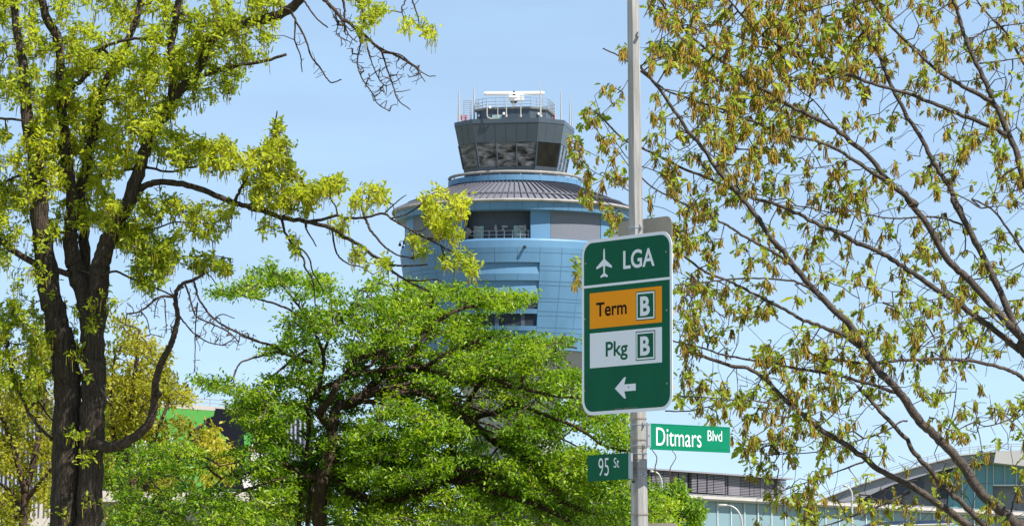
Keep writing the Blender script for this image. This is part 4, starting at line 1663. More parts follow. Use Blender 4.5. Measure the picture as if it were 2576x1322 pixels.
# dead bough
oak.nodes, oak.nrad = [], []
dead = [
    (15, 5, -0.1, -1.0, [(228, 1106), (248, 1120), (275, 1124), (307, 1117), (349, 1091), (375, 1062), (386, 1030), (389, 1001), (391, 959), (401, 923), (420, 894), (406, 905), (422, 880), (432, 865), (442, 825), (449, 795), (440, 758), (447, 727), (463, 711), (487, 703), (514, 687)][:10] + [(391, 959), (404, 918), (418, 888), (432, 862), (442, 825), (448, 792), (441, 758), (447, 727), (463, 711), (487, 703), (514, 687)]),
]
dead[0] = (15, 3.5, -0.1, -1.0, [(228, 1106), (248, 1120), (275, 1124), (307, 1117), (349, 1091), (375, 1062), (386, 1030), (389, 995), (392, 958), (404, 915), (420, 884), (433, 858), (442, 825), (448, 792), (441, 758), (447, 727), (463, 711), (487, 703), (514, 687)])
oak.wood('dead_bough', dead, M['deadbark'], 12)
kn = MB()
kp = P(398, 992, 44.5)
kn.tube([P(389, 990, 44.5), kp, P(404, 990, 44.4)], [.05, .045, .02], 8)
kn.build('knot', M['deadbark'], oak.root, True)
oak.wood('dead_branch', [
    (3.5, 2, -0.9, -1.0, [(442, 745), (398, 748), (378, 764), (349, 784), (317, 788)]),
    (3.2, 2, -1.0, -1.2, [(487, 704), (494, 730), (500, 750), (528, 792), (568, 821), (609, 841), (650, 857)]),
    (3.0, 1.5, -1.0, -1.2, [(465, 711), (475, 740), (483, 768), (495, 796), (540, 817), (580, 838), (600, 860)]),
    (2.4, 1.3, -0.9, -1.0, [(450, 795), (468, 815), (487, 837), (524, 860), (560, 868)]),
    (2.0, 1.2, -1.0, -1.0, [(497, 760), (492, 820), (491, 870), (490, 930)]),
    (2.0, 1.2, -1.0, -1.0, [(357, 785), (370, 805), (378, 840)]),
    (2.0, 1.2, -1.0, -1.0, [(414, 752), (417, 800), (419, 838)]),
    (2.0, 1.2, -1.0, -1.0, [(400, 748), (392, 770), (388, 800)]),
    (1.8, 1.0, -1.0, -1.0, [(320, 788), (314, 815), (300, 830)]),
    (1.8, 1.0, -1.0, -1.1, [(440, 745), (430, 732), (428, 722)]),
    (1.8, 1.0, -1.0, -1.1, [(540, 800), (560, 790), (590, 800)]),
], M['deadbark'], 6)
dead_nodes, dead_rad = oak.nodes, oak.nrad
# bare twiglets
bx = []
for poly, n in (([(740, 60), (830, 190), (800, 210), (740, 110)], 14), ([(820, 10), (900, 40), (930, 100), (1060, 165), (1060, 200), (1000, 280), (940, 260), (890, 170), (840, 90)], 300), ([(1000, 0), (1060, 0), (1090, 90), (1010, 60)], 14)):
    bx.append(scatter(poly, n))
oak.nodes, oak.nrad = top_nodes, top_rad
E1, _, _ = grow(np.array(top_nodes), None, oak.attract(np.vstack(bx), 0.12), 0.12, 0.4, 0.10, 0.0032, 0.05)
oak.nodes, oak.nrad = dead_nodes, dead_rad
dx_ = np.vstack([scatter(p, n) for p, n in (([(470, 740), (560, 800), (660, 850), (600, 880), (540, 870), (480, 850)], 150), ([(310, 760), (440, 740), (440, 850), (330, 850)], 80), ([(430, 720), (500, 700), (500, 770), (440, 780)], 14), ([(470, 840), (520, 860), (500, 950), (480, 940)], 12))])
E2, _, _ = grow(np.array(dead_nodes), None, oak.attract(dx_, 0.15), 0.12, 0.4, 0.12, 0.003)
# leafy twigs
OAKZ = [  # polygon, number of tufts, gap threshold
    ([(-40, -60), (620, -60), (710, -30), (700, 40), (640, 60), (560, 90), (500, 150), (-40, 130)], 400, .36),
    ([(480, 60), (700, 30), (690, 120), (630, 160), (600, 225), (540, 250), (470, 270), (430, 220)], 130, .36),
    ([(40, 120), (500, 130), (470, 260), (430, 320), (300, 330), (250, 250), (60, 260)], 290, .38),
    ([(70, 270), (130, 245), (250, 245), (300, 330), (365, 300), (425, 345), (430, 390), (330, 420), (280, 470), (150, 480), (80, 420)], 330, .22),
    ([(430, 330), (560, 350), (640, 400), (620, 420), (470, 430), (420, 400)], 95, .34),
    ([(100, 470), (250, 460), (320, 540), (300, 600), (240, 560), (120, 600)], 95, .42),
    ([(-40, 130), (60, 140), (70, 300), (-40, 300)], 45, .42),
    ([(-40, 330), (95, 320), (110, 640), (-40, 660)], 150, .42),
    ([(-40, 640), (115, 670), (140, 820), (120, 1000), (-40, 1010)], 170, .42),
    ([(330, 480), (600, 520), (560, 600), (440, 600), (320, 620)], 85, .40),
    ([(560, 430), (620, 390), (690, 350), (695, 290), (720, 340), (740, 360), (730, 430), (620, 440)], 60, .42),
    ([(600, 440), (720, 420), (760, 430), (775, 470), (830, 450), (880, 445), (900, 510), (830, 535), (700, 535), (620, 510)], 130, .38),
    ([(920, 470), (945, 445), (985, 480), (975, 525), (945, 515)], 26, 0),
    ([(900, 480), (930, 480), (930, 530), (890, 530)], 14, 0),
    ([(1050, 475), (1085, 460), (1110, 470), (1160, 490), (1185, 500), (1165, 540), (1150, 560), (1170, 600), (1150, 630), (1120, 600), (1080, 565), (1060, 510)], 62, .40),
    ([(1150, 630), (1185, 635), (1195, 665), (1215, 690), (1195, 700), (1165, 680)], 24, 0),
    ([(1025, 595), (1075, 610), (1070, 645), (1045, 640)], 22, 0),
    ([(1105, 650), (1145, 660), (1130, 685), (1110, 675)], 12, 0),
    ([(870, 635), (910, 615), (930, 660), (975, 660), (970, 680), (910, 665), (870, 655)], 22, 0),
    ([(960, 640), (980, 655), (975, 685), (958, 670)], 9, 0),
    ([(800, 545), (870, 550), (880, 600), (850, 590)], 16, 0),
    ([(720, 590), (760, 600), (755, 640), (735, 640)], 12, 0),
    ([(640, 560), (700, 560), (690, 590), (650, 590)], 12, 0),
    ([(340, 640), (430, 590), (445, 640), (425, 690), (370, 735), (330, 700)], 80, .33),
    ([(440, 640), (590, 640), (575, 690), (500, 690)], 26, .40),
    ([(260, 560), (330, 540), (380, 600), (300, 640)], 40, .35),
    ([(120, 700), (290, 720), (280, 960), (140, 960)], 40, .45),
    ([(150, 1060), (270, 1080), (260, 1322), (130, 1322)], 60, .42),
    ([(905, 5), (945, -10), (975, 30), (955, 45), (935, 95), (915, 100), (900, 50)], 42, 0),
    ([(1062, 40), (1100, 50), (1112, 92), (1075, 105)], 13, 0), ([(1008, 40), (1035, 45), (1030, 85), (1012, 80)], 9, 0),
    ([(860, -40), (930, -40), (930, 10), (880, 10)], 12, 0),
]
ap = np.vstack([scatter(p, int(n * (1.9 if t else .8)), t + (.03 if t else 0), 40, 3 + i) for i, (p, n, t) in enumerate(OAKZ)])
oak.nodes, oak.nrad = oak_nodes_leafy + top_nodes, oak_rad_leafy + top_rad
att = oak.attract(ap, 0.42, 0.5, 8)
E, tips, td = grow(np.array(oak.nodes), None, att, 0.16, 0.3, 0.10, 0.0024, 0.0)
twig_mesh('twigwork', tuple(np.concatenate(q) for q in zip(E, E1, E2)), M['twig'], oak.root, 4)
nt = len(tips)
px_ = pix(tips)
nl = RNG.integers(7, 15, nt)
rep = np.repeat(np.arange(nt), nl)
n = len(rep)
b0 = tips[rep] - td[rep] * RNG.uniform(0, .12, n)[:, None] + RNG.normal(0, .027, (n, 3))
ad = rdir(n, td[rep] * .45 + np.array([0, 0, .25]), .62)
nm = rdir(n, np.array([0.1, -.15, .9]), .5)
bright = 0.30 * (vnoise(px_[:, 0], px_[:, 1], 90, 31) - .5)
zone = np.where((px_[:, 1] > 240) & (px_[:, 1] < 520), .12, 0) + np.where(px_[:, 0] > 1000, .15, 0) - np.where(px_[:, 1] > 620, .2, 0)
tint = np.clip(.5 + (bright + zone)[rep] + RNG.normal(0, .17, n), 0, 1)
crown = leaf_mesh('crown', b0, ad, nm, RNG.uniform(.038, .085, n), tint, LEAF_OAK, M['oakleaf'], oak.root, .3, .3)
nc = RNG.integers(0, 7, nt)
nc[RNG.random(nt) < .4] = 0
rep = np.repeat(np.arange(nt), nc)
n = len(rep)
b0 = tips[rep] + RNG.normal(0, .03, (n, 3)) - td[rep] * RNG.uniform(0, .08, n)[:, None]
vc = np.stack([RNG.normal(0, .008, n), RNG.normal(0, .008, n), -RNG.uniform(.06, .15, n)], 1)
tag(strand_mesh('catkin_fringe', b0, vc, RNG.uniform(.004, .006, n), np.clip(RNG.normal(.5, .25, n), 0, 1), M['oakcatkin'], oak.root, .08), kind='stuff')

# ---- bright green spreading tree in the middle --------------------------------------
pear = Tree('spreading_tree', 'wide flat spreading tree in fresh bright green leaf in the middle, below the tower', 50, 806)


def q4(x, y):
    return 501 + x * .2828, 948 + y * .2828


def q3(x, y):
    return 483 + x * .2571, 644 + y * .2571


def q5(x, y):
    return 1029 + x * .3911, 805 + y * .3911


def mapq(f, *p):
    return [f(*a) for a in p]


pear.wood('trunk', [
    (20, 14, 0, 0, [(800, 1850), (803, 1500), (804, 1322), (806, 1231), (812, 1188), (824, 1155), (832, 1125), (835, 1089), (836, 1066)]),
    (6.5, 4.5, 0.3, 0.2, [(750, 1860), (752, 1500), (753, 1322), (753, 1259), (764, 1188), (772, 1132), (778, 1061), (770, 1021)]),
    (6.5, 5, 0.4, 0.3, [(774, 1860), (775, 1500), (775, 1322), (781, 1245), (792, 1180)]),
], M['pearbark'], 14)
pear_limbs = [
    (10, 6, 0, -.5, [(836, 1072), (822, 1060), (804, 1040), (815, 1025), (832, 1002), (848, 966)]),
    (11, 7, 0, .6, [(838, 1070), (849, 1021), (880, 1014), (911, 997), (932, 975), (955, 950), (1000, 930), (1060, 925)]),
    (5, 4, .2, -.4, [(770, 1021), (784, 996), (812, 976), (856, 957), (884, 916), (922, 894), (960, 880)]),
    (7, 3, -.2, .5, [(845, 962), (884, 942), (946, 932), (997, 922), (1080, 930), (1150, 960)]),
    (9, 5, 0, 1.0, [(880, 1010), (950, 985), (1029, 981), (1107, 1008), (1185, 1059), (1244, 1110), (1303, 1141), (1361, 1188), (1420, 1262), (1498, 1290)]),
    (5, 2.5, .5, -.5, mapq(q5, (330, 600), (420, 460), (500, 380), (700, 430), (900, 480), (1090, 500))),
    (5, 2.2, .5, 0, mapq(q5, (380, 640), (560, 590), (700, 550), (900, 620), (1100, 700), (1250, 800), (1420, 845))),
    (8, 4, .4, -.2, [(838, 1190), (880, 1240), (950, 1255)] + mapq(q5, (0, 1130), (150, 1060), (350, 1040), (550, 1100), (800, 1180), (1050, 1300))),
    (4, 2.5, .3, .1, mapq(q5, (240, 760), (290, 860), (320, 960), (340, 1040))),
    (4, 2, -.3, .3, mapq(q5, (320, 960), (500, 980), (700, 1020), (900, 1080), (1100, 1120))),
    (3.4, 1.8, 0, -.2, mapq(q5, (720, 430), (740, 340), (770, 280), (820, 200), (930, 160), (1080, 180))),
    (5, 2, 0, -1.0, mapq(q4, (1100, 900), (950, 880), (820, 890), (650, 920), (500, 970), (380, 1010), (250, 1060), (0, 1150), (-250, 1230))),
    (3, 1.5, -.8, -1, mapq(q4, (300, 1055), (280, 1130), (250, 1200), (60, 1320))),
    (4, 1.8, .1, -.6, mapq(q4, (930, 860), (820, 800), (760, 770), (650, 760), (480, 830), (330, 880), (230, 880), (60, 1050))),
    (4, 2, 0, -.3, mapq(q3, (1240, 1310), (1280, 1080), (1290, 950), (1330, 830), (1380, 720), (1520, 540))),
    (3.4, 1.5, 0, -.4, mapq(q3, (1285, 1000), (1250, 850), (1190, 730), (1140, 640), (1100, 570), (1000, 430), (900, 310), (800, 210), (720, 60))),
    (2.6, 1.3, -.3, -.5, mapq(q3, (1080, 610), (950, 520), (850, 480), (700, 430), (500, 390), (300, 360), (120, 330))),
    (3.2, 1.6, 0, -.4, mapq(q3, (1180, 1040), (1040, 1000), (930, 960), (800, 880), (600, 820), (400, 720), (330, 690))),
    (2.6, 1.4, -.2, -.6, mapq(q3, (930, 960), (800, 940), (650, 980), (480, 1040), (430, 1110))),
    (3.4, 1.6, -.2, -.6, mapq(q3, (1120, 920), (1000, 1000), (850, 1120), (760, 1200), (700, 1290))),
    (5, 2.2, .3, 1.0, [(1000, 930), (1060, 850), (1110, 800), (1180, 770), (1260, 760), (1330, 752)]),
    (4, 2, .2, .6, [(950, 950), (985, 860), (1010, 800), (1000, 750), (985, 715)]),
    (3, 1.6, .2, .6, [(1085, 830), (1075, 780), (1090, 745)]),
    (4, 2, .3, .8, [(1060, 925), (1150, 880), (1230, 850), (1300, 850), (1400, 872)]),
    (2.2, 1.2, .4, .5, [(1000, 760), (1001, 700), (1002, 690)]),
    (1.8, 1.0, .4, .5, [(940, 730), (937, 712), (942, 700), (934, 694)]),
]
for x0, y0, x1, y1, lift in ((900, 1005, 1300, 1060, 40), (930, 985, 1400, 1010, 60), (950, 980, 1470, 1060, 50), (1000, 985, 1560, 1110, 30), (1060, 995, 1590, 1190, 30), (1100, 1010, 1520, 1230, 20),
                             (1150, 1040, 1440, 1250, 10), (1000, 1230, 1400, 1190, 30), (1090, 1215, 1500, 1200, 25), (1160, 1212, 1560, 1270, 15), (1040, 1240, 1300, 1320, 10), (900, 1235, 1180, 1310, 10),
                             (860, 955, 1000, 860, 10), (890, 935, 1120, 850, 25), (930, 935, 1250, 880, 20), (812, 1060, 700, 1010, 20), (806, 1000, 690, 960, 25), (820, 1010, 620, 1060, 60), (775, 1140, 640, 1120, 30),
                             (760, 1200, 560, 1180, 30), (840, 1090, 980, 1160, 30), (838, 1110, 1080, 1130, 50), (900, 1010, 1100, 1090, 30), (826, 1150, 930, 1230, 15), (1240, 1105, 1330, 1010, -10), (1300, 1140, 1420, 1100, 0)):
    n_ = 7
    w_ = [random.gauss(0, 7) for _ in range(n_)]
    pts_ = [(x0 + (x1 - x0) * i / (n_ - 1) + (random.gauss(0, 6) if 0 < i else 0), y0 + (y1 - y0) * i / (n_ - 1) - lift * math.sin(math.pi * i / (n_ - 1)) + (w_[i] if 0 < i else 0)) for i in range(n_)]
    pear_limbs.append((random.uniform(2.4, 3.6), 0.9, 0.0, random.uniform(-1.0, .5), pts_))
pear.wood('limb', [(l[0] * 1.35, l[1] * 1.35) + l[2:] for l in pear_limbs], M['pearbark'], 8)
PEARZ = [
    ([(600, 720), (650, 640), (690, 655), (700, 690), (740, 700), (700, 740), (640, 720)], 42, .2),
    ([(520, 735), (560, 718), (600, 720), (680, 740), (690, 770), (620, 748), (540, 745)], 34, .3),
    ([(690, 680), (800, 680), (860, 715), (790, 800), (740, 760), (690, 730)], 62, .38),
    ([(760, 780), (870, 735), (940, 702), (1000, 693), (1060, 715), (1130, 712), (1180, 722), (1250, 722), (1260, 770), (1180, 830), (1050, 860), (900, 860), (800, 850)], 500, .33),
    ([(1240, 740), (1310, 735), (1370, 745), (1320, 768), (1250, 790)], 55, .2),
    ([(700, 800), (790, 790), (800, 850), (740, 870), (690, 840)], 32, .36),
    ([(640, 880), (760, 850), (850, 870), (860, 930), (760, 940), (700, 910)], 62, .38),
    ([(850, 850), (1050, 850), (1180, 820), (1300, 850), (1360, 850), (1350, 900), (1200, 930), (1000, 930), (860, 930)], 420, .34),
    ([(1300, 850), (1380, 845), (1450, 855), (1450, 880), (1400, 900), (1440, 920), (1460, 960), (1380, 970), (1300, 920)], 130, .3),
    ([(1180, 920), (1460, 940), (1465, 1060), (1500, 1100), (1300, 1080), (1180, 1020)], 360, .33),
    ([(640, 950), (760, 930), (860, 960), (860, 1050), (760, 1040), (660, 1020)], 150, .36),
    ([(860, 940), (1180, 930), (1200, 1050), (1180, 1100), (880, 1080)], 560, .38),
    ([(490, 950), (560, 960), (640, 980), (680, 1010), (620, 1030), (560, 990), (500, 970)], 60, .25),
    ([(540, 1000), (640, 1000), (780, 1040), (790, 1180), (660, 1180), (630, 1100), (600, 1040)], 300, .36),
    ([(790, 1060), (1000, 1080), (1000, 1200), (850, 1220), (800, 1150)], 420, .32),
    ([(1000, 1080), (1300, 1080), (1480, 1110), (1590, 1070), (1590, 1180), (1400, 1200), (1000, 1200)], 850, .33),
    ([(1440, 1040), (1590, 1040), (1590, 1110), (1500, 1100)], 80, .3),
    ([(1000, 1180), (1590, 1160), (1600, 1340), (1000, 1340)], 1300, .28),
    ([(820, 1180), (1010, 1180), (1010, 1340), (820, 1340)], 400, .28),
    ([(640, 1180), (800, 1160), (800, 1340), (640, 1340)], 330, .34), ([(480, 1230), (640, 1240), (640, 1340), (460, 1340)], 170, .34), ([(560, 1120), (650, 1120), (640, 1240), (560, 1200)], 26, .4),
    ([(290, 1230), (480, 1200), (480, 1340), (270, 1340)], 150, .36),
    ([(280, 1130), (420, 1110), (540, 1140), (500, 1230), (300, 1220)], 110, .42),
    ([(1600, 1250), (1660, 1240), (1700, 1260), (1700, 1340), (1600, 1340)], 90, .3),
]
ap = np.vstack([scatter(p, int(n * 1.05), t + .04, 62, 40, 2.1) for i, (p, n, t) in enumerate(PEARZ)])
att = pear.attract(ap, 0.8, 0.95, 13)
E, tips, td = grow(np.array(pear.nodes), None, att, 0.16, 0.22, 0.10, 0.0032, 0.0)
twig_mesh('twigwork', E, M['twig'], pear.root, 4)


def spray(tips, td, nl, spread, flat=.35):
    nt = len(tips)
    rep = np.repeat(np.arange(nt), nl)
    n = len(rep)
    dirs = td.copy()
    dirs[:, 2] *= flat
    dirs += RNG.normal(0, .25, dirs.shape)
    dirs /= np.linalg.norm(dirs, axis=1)[:, None]
    return rep, n, dirs


nt = len(tips)
nl = RNG.integers(18, 32, nt)
rep, n, dirs = spray(tips, td, nl, .1)
tpos = RNG.uniform(-.22, .10, n)
b0 = tips[rep] + dirs[rep] * tpos[:, None] + RNG.normal(0, 1, (n, 3)) * np.array([.045, .045, .024])
ad = rdir(n, dirs[rep] * .6 + np.array([0, 0, .12]), .55)
nm = rdir(n, np.array([.1, -.1, .9]), .42)
pz = pix(tips)
tint = np.clip(.45 + .5 * (vnoise(pz[:, 0], pz[:, 1], 70, 77) - .5)[rep] + RNG.normal(0, .2, nt)[rep] + RNG.normal(0, .2, n), 0, 1)
leaf_mesh('crown', b0, ad, nm, RNG.uniform(.030, .072, n), tint, LEAF_PLAIN, M['pearleaf'], pear.root, .4, .25, 1.05)

# ---- right hand tree with brown catkins ----------------------------------------------
mp = Tree('catkin_tree', 'open grey limbed tree with brown hanging catkins and small leaves on the right', 40, 2705)
mp.wood('trunk', [
    (75, 62, 0, 0, [(2712, 2065), (2708, 1900), (2703, 1750), (2700, 1600)]),
    (44, 30, 0, .6, [(2702, 1640), (2725, 1500), (2745, 1300), (2740, 1180), (2690, 1010), (2620, 905), (2575, 854)]),
    (34, 22, 0, -.6, [(2698, 1650), (2660, 1500), (2620, 1410), (2560, 1322)]),
], M['greybark'], 14)


def z22(x, y):
    return (1880 + x * .45393) / 1.118, (560 + y * .45393) / 1.118


def z21(x, y):
    return (1780 + x * .46908) / 1.118, (y * .46908) / 1.118


def z8(x, y):
    return (2280 + x * .43732) / 1.118, (900 + y * .43732) / 1.118


limbs_r = [
    (16, 6, -.3, -.8, [(2690, 1620), (2600, 1480), (2510, 1380), (2438, 1322)] + mapq(z8, (860, 1205), (720, 1110), (600, 1040), (440, 960), (330, 870), (200, 780), (60, 700)) + [(2022, 1042), (1990, 1020), (1941, 968), (1892, 931), (1824, 915), (1722, 878)]),
    (14, 7, .2, .6, [(2690, 1610), (2620, 1500), (2540, 1400), (2477, 1322)] + mapq(z8, (980, 1180), (860, 1070), (770, 960), (690, 880), (600, 740), (480, 620), (400, 530), (300, 420))),
    (20, 5, -.6, -1.4, [(2560, 1322), (2510, 1275)] + mapq(z8, (1080, 1090), (1000, 960), (900, 840), (790, 730), (700, 650), (620, 530), (560, 450), (430, 310)) + [(2157, 850)] + mapq(z22, (1120, 770), (1030, 690), (900, 560), (790, 430), (700, 310), (620, 220), (550, 110), (460, 0)) + [(1800, 420), (1768, 373), (1730, 327), (1690, 270), (1640, 200), (1590, 150)]),
    (15.5, 3.5, .5, -.5, [(2575, 854)] + mapq(z22, (2130, 800), (1900, 540), (1800, 440), (1720, 360), (1600, 150), (1480, 0)) + mapq(z21, (1700, 1230), (1560, 1110), (1400, 930), (1240, 790), (1100, 710), (950, 640), (830, 560), (730, 510), (580, 400), (430, 290), (300, 170), (200, 60), (140, -30))),
    (14, 5.5, .6, 1.2, [(2575, 856)] + mapq(z22, (2150, 790), (2030, 520), (1920, 300), (1830, 130), (1760, 0)) + mapq(z21, (1980, 1310), (1900, 1130), (1820, 1000), (1740, 850), (1630, 670), (1540, 500), (1480, 340), (1420, 240), (1350, 100), (1320, -40))),
    (16, 6.5, 1.0, 1.4, [(2750, 1000), (2700, 780), (2640, 600), (2600, 510)] + mapq(z21, (2340, 1060), (2310, 950), (2280, 860), (2160, 610), (2110, 480), (2060, 380), (2010, 270), (1970, 160), (1940, 50), (1900, -40))),
    (9, 3.5, 1.0, .2, mapq(z21, (2240, 805), (2100, 740), (1950, 680), (1800, 620), (1650, 560), (1500, 520), (1320, 460), (1130, 400), (1000, 350), (880, 280), (750, 190), (650, 90), (560, -20))),
    (9, 3.5, 1.2, .8, mapq(z21, (2150, 605), (2000, 530), (1900, 470), (1800, 400), (1660, 270), (1540, 150), (1470, 60), (1400, -40))),
    (7, 2.6, 0, -.9, mapq(z21, (1560, 1110), (1400, 1010), (1230, 900), (1090, 840), (960, 820), (850, 780), (750, 740), (600, 680), (480, 640), (330, 590), (200, 540), (60, 440), (-60, 350), (-180, 290))),
    (12, 3.5, .6, -.8, mapq(z22, (2180, 940), (2050, 830), (1900, 720), (1780, 630), (1660, 560), (1540, 470), (1430, 400), (1330, 340), (1180, 270), (1080, 220), (980, 180), (880, 130), (800, 90), (660, 30), (550, 0)) + mapq(z21, (700, 1180), (520, 1100), (410, 1050), (300, 1010), (180, 950), (80, 900), (-60, 830), (-200, 690))),
    (6, 2.6, -1.2, -1.5, mapq(z22, (760, 405), (640, 320), (560, 280), (470, 230), (380, 170), (300, 130), (180, 70), (60, 10)) + [(1640, 470), (1580, 415)]),
    (8, 3.2, -.9, -1.5, mapq(z22, (1195, 920), (1100, 850), (1000, 810), (900, 770), (820, 740), (700, 670), (610, 630), (480, 560), (380, 510), (230, 450), (120, 370), (40, 320)) + [(1640, 590), (1590, 560)]),
    (4.5, 2.5, -1.2, -1.4, mapq(z22, (870, 550), (790, 510), (720, 500), (560, 490), (380, 495), (210, 515), (40, 530))),
    (7, 2.6, -.6, -1.2, mapq(z22, (1440, 1210), (1300, 1160), (1200, 1130), (1000, 1080), (880, 1060), (750, 1040), (640, 1010), (550, 1000), (430, 980), (330, 960), (180, 910), (40, 880)) + [(1640, 830)]),
    (9, 4, .6, -.4, [(2660, 1010), (2620, 985)] + mapq(z22, (2200, 1110), (2140, 1070), (2080, 1050), (1900, 1005), (1750, 990), (1600, 990), (1400, 1000), (1250, 1020), (1080, 1000), (920, 980))),
    (4.5, 2, .9, .2, mapq(z22, (1820, 160), (1730, 125), (1630, 110), (1500, 115), (1400, 120), (1280, 105), (1150, 75), (1000, 80), (860, 50))),
    (5, 2.2, -.5, -.9, mapq(z8, (640, 1100), (520, 1160), (400, 1210), (260, 1260), (130, 1310), (-60, 1350))),
    (3.6, 1.8, .2, -.4, mapq(z8, (620, 645), (580, 650), (520, 690), (430, 730), (280, 780), (150, 820), (0, 850), (-200, 860))),
    (4.0, 1.8, -.4, -.6, mapq(z8, (370, 900), (280, 930), (200, 960), (0, 1030), (-200, 1100))),
    (3.2, 1.6, -.6, -.9, mapq(z8, (865, 780), (880, 720), (910, 620), (930, 500), (940, 400))),
    (4.5, 2.0, 1.0, 0, [(2740, 1100), (2640, 1000)] + mapq(z8, (1372, 560), (1310, 610), (1270, 640), (1130, 680), (1060, 650))),
    (3.6, 1.6, -.5, -.9, mapq(z8, (1290, 1230), (1300, 1170), (1330, 1090), (1372, 990)) + [(2600, 1200)]),
    (5, 2.2, 1.3, 1.5, mapq(z21, (2000, 260), (2040, 230), (2100, 190), (2200, 160), (2345, 140))),
    (4, 2, 1.3, 1.5, mapq(z21, (2080, 380), (2180, 370), (2345, 345))),
    (6, 3, 1.3, 1.5, [(2640, 250), (2576, 160)] + mapq(z21, (2240, 200), (2160, 120), (2080, 30), (2040, -40))),
    (5, 2, 1.0, .4, mapq(z22, (2203, 330), (2100, 180), (2000, 60), (1880, 0)) + mapq(z21, (2090, 1250), (1950, 1170), (1800, 1130))),
    (3.6, 1.5, .8, .2, mapq(z21, (1700, 1230), (1500, 1090), (1340, 960), (1200, 990), (1080, 1010))),
    (3, 1.5, .2, -.3, mapq(z21, (1230, 790), (1100, 620), (1000, 540), (920, 460))),
    (3, 1.5, -.9, -1.3, mapq(z21, (640, 1140), (560, 1020), (440, 900), (330, 800), (250, 740))),
    (3.5, 1.6, -.2, -.8, mapq(z22, (1900, 730), (1700, 840), (1620, 880), (1500, 990))),
    (3, 1.4, -.4, -.9, mapq(z22, (2080, 790), (1900, 640), (1820, 600), (1500, 640), (1290, 640))),
    (2.6, 1.4, -1.2, -1.6, mapq(z22, (40, 1215), (200, 1225), (400, 1240), (560, 1250), (760, 1285))),
    (2.6, 1.4, -1.2, -1.6, mapq(z22, (-20, 1310), (130, 1310), (330, 1270), (560, 1290), (830, 1300))),
    (2.2, 1.1, -1.2, -1.5, [(1617, 500), (1577, 477), (1530, 450), (1480, 422), (1455, 380)]),
    (2.2, 1.1, -1.2, -1.5, [(1617, 420), (1580, 398), (1545, 350), (1515, 300), (1496, 241)]),
    (2.2, 1.1, -1.2, -1.5, [(1610, 560), (1560, 530), (1515, 505), (1490, 520)]),
    (2.0, 1.0, -1.2, -1.5, [(1600, 730), (1500, 720), (1440, 712)]),
    (2.0, 1.0, -1.2, -1.5, [(1600, 700), (1520, 660), (1450, 650)]),
]
limbs_r = [(l[0] * .70, l[1] * .66) + l[2:] for l in limbs_r]
mp.wood('limb', limbs_r, M['greybark'], 9)
MAPZ = [
    ([(1630, -50), (2200, -50), (2230, 160), (1980, 230), (1800, 180), (1640, 130)], 620, .30),
    ([(1630, 100), (1800, 160), (2000, 230), (2100, 300), (1950, 400), (1800, 370), (1640, 300)], 330, .36),
    ([(2200, -50), (2640, -50), (2640, 300), (2400, 260), (2230, 160)], 270, .38),
    ([(2000, 200), (2230, 160), (2400, 250), (2640, 300), (2640, 560), (2400, 500), (2200, 380)], 260, .42),
    ([(1630, 290), (1900, 400), (2100, 330), (2300, 480), (2100, 520), (1900, 500), (1640, 480)], 250, .42),
    ([(1620, 460), (1800, 500), (1800, 600), (1700, 640), (1640, 600)], 100, .36),
    ([(1800, 480), (2200, 480), (2500, 560), (2640, 600), (2640, 850), (2400, 800), (2150, 640), (1900, 600)], 300, .42),
    ([(1690, 600), (1950, 580), (2200, 680), (2160, 780), (1900, 720), (1700, 700)], 110, .44),
    ([(1695, 690), (1900, 720), (1960, 780), (1830, 860), (1700, 880)], 160, .34),
    ([(2150, 700), (2400, 720), (2560, 860), (2500, 900), (2200, 900), (2100, 800)], 190, .38),
    ([(2000, 820), (2250, 820), (2290, 980), (2150, 1060), (1980, 1000), (1960, 900)], 210, .30),
    ([(1700, 880), (1960, 860), (1990, 1000), (1850, 1010), (1700, 1000)], 110, .42),
    ([(1660, 1000), (1950, 980), (2150, 1060), (2250, 1060), (2230, 1150), (1990, 1150), (1860, 1110)], 190, .40),
    ([(2280, 900), (2640, 900), (2640, 1120), (2420, 1110), (2290, 1020)], 120, .44),
    ([(1850, 1100), (2250, 1120), (2330, 1230), (2300, 1330), (2020, 1330), (1900, 1220)], 170, .42),
    ([(2330, 1130), (2640, 1120), (2640, 1330), (2340, 1330)], 110, .44),
    ([(1880, 1240), (2020, 1250), (2040, 1330), (1900, 1330)], 22, .3),
    ([(1430, 350), (1480, 260), (1520, 200), (1575, 230), (1575, 380), (1500, 440), (1440, 430)], 62, .36),
    ([(1450, 430), (1575, 420), (1575, 580), (1500, 570), (1470, 520)], 52, .36),
    ([(1552, 95), (1576, 100), (1576, 150), (1556, 150)], 5, 0),
    ([(1428, 640), (1455, 640), (1462, 715), (1432, 720)], 9, 0),
]
ap = np.vstack([scatter(p, max(4, int(n * (1.0 if i < 2 else .72))), t, 60, 90 + i) for i, (p, n, t) in enumerate(MAPZ)])
bare = np.vstack([scatter(p, int(n * .42), 0, 60, 90 + i) for i, (p, n, t) in enumerate(MAPZ[:16])])
nleaf = len(ap)
ap = np.vstack([ap, bare])
att = mp.attract(ap, 0.5)
E, tips, td = grow(np.array(mp.nodes), None, att, 0.2, 0.35, 0.12, 0.0026, 0.0, rcap=.012)
twig_mesh('twigwork', E, M['twig'], mp.root, 4)
tips, td = tips[:nleaf], td[:nleaf]
nt = len(tips)
pz = pix(tips)
brown = np.clip(1.05 - pz[:, 1] / 1000, .25, 1) + .45 * np.exp(-(((pz[:, 0] - 2080) / 170) ** 2 + ((pz[:, 1] - 930) / 130) ** 2))
brown = np.clip(brown - .15, .08, 1)
grow_scale = np.exp(RNG.normal(0, .28, nt))       # buds at different stages
nl = RNG.integers(2, 8, nt)
rep = np.repeat(np.arange(nt), nl)
n = len(rep)
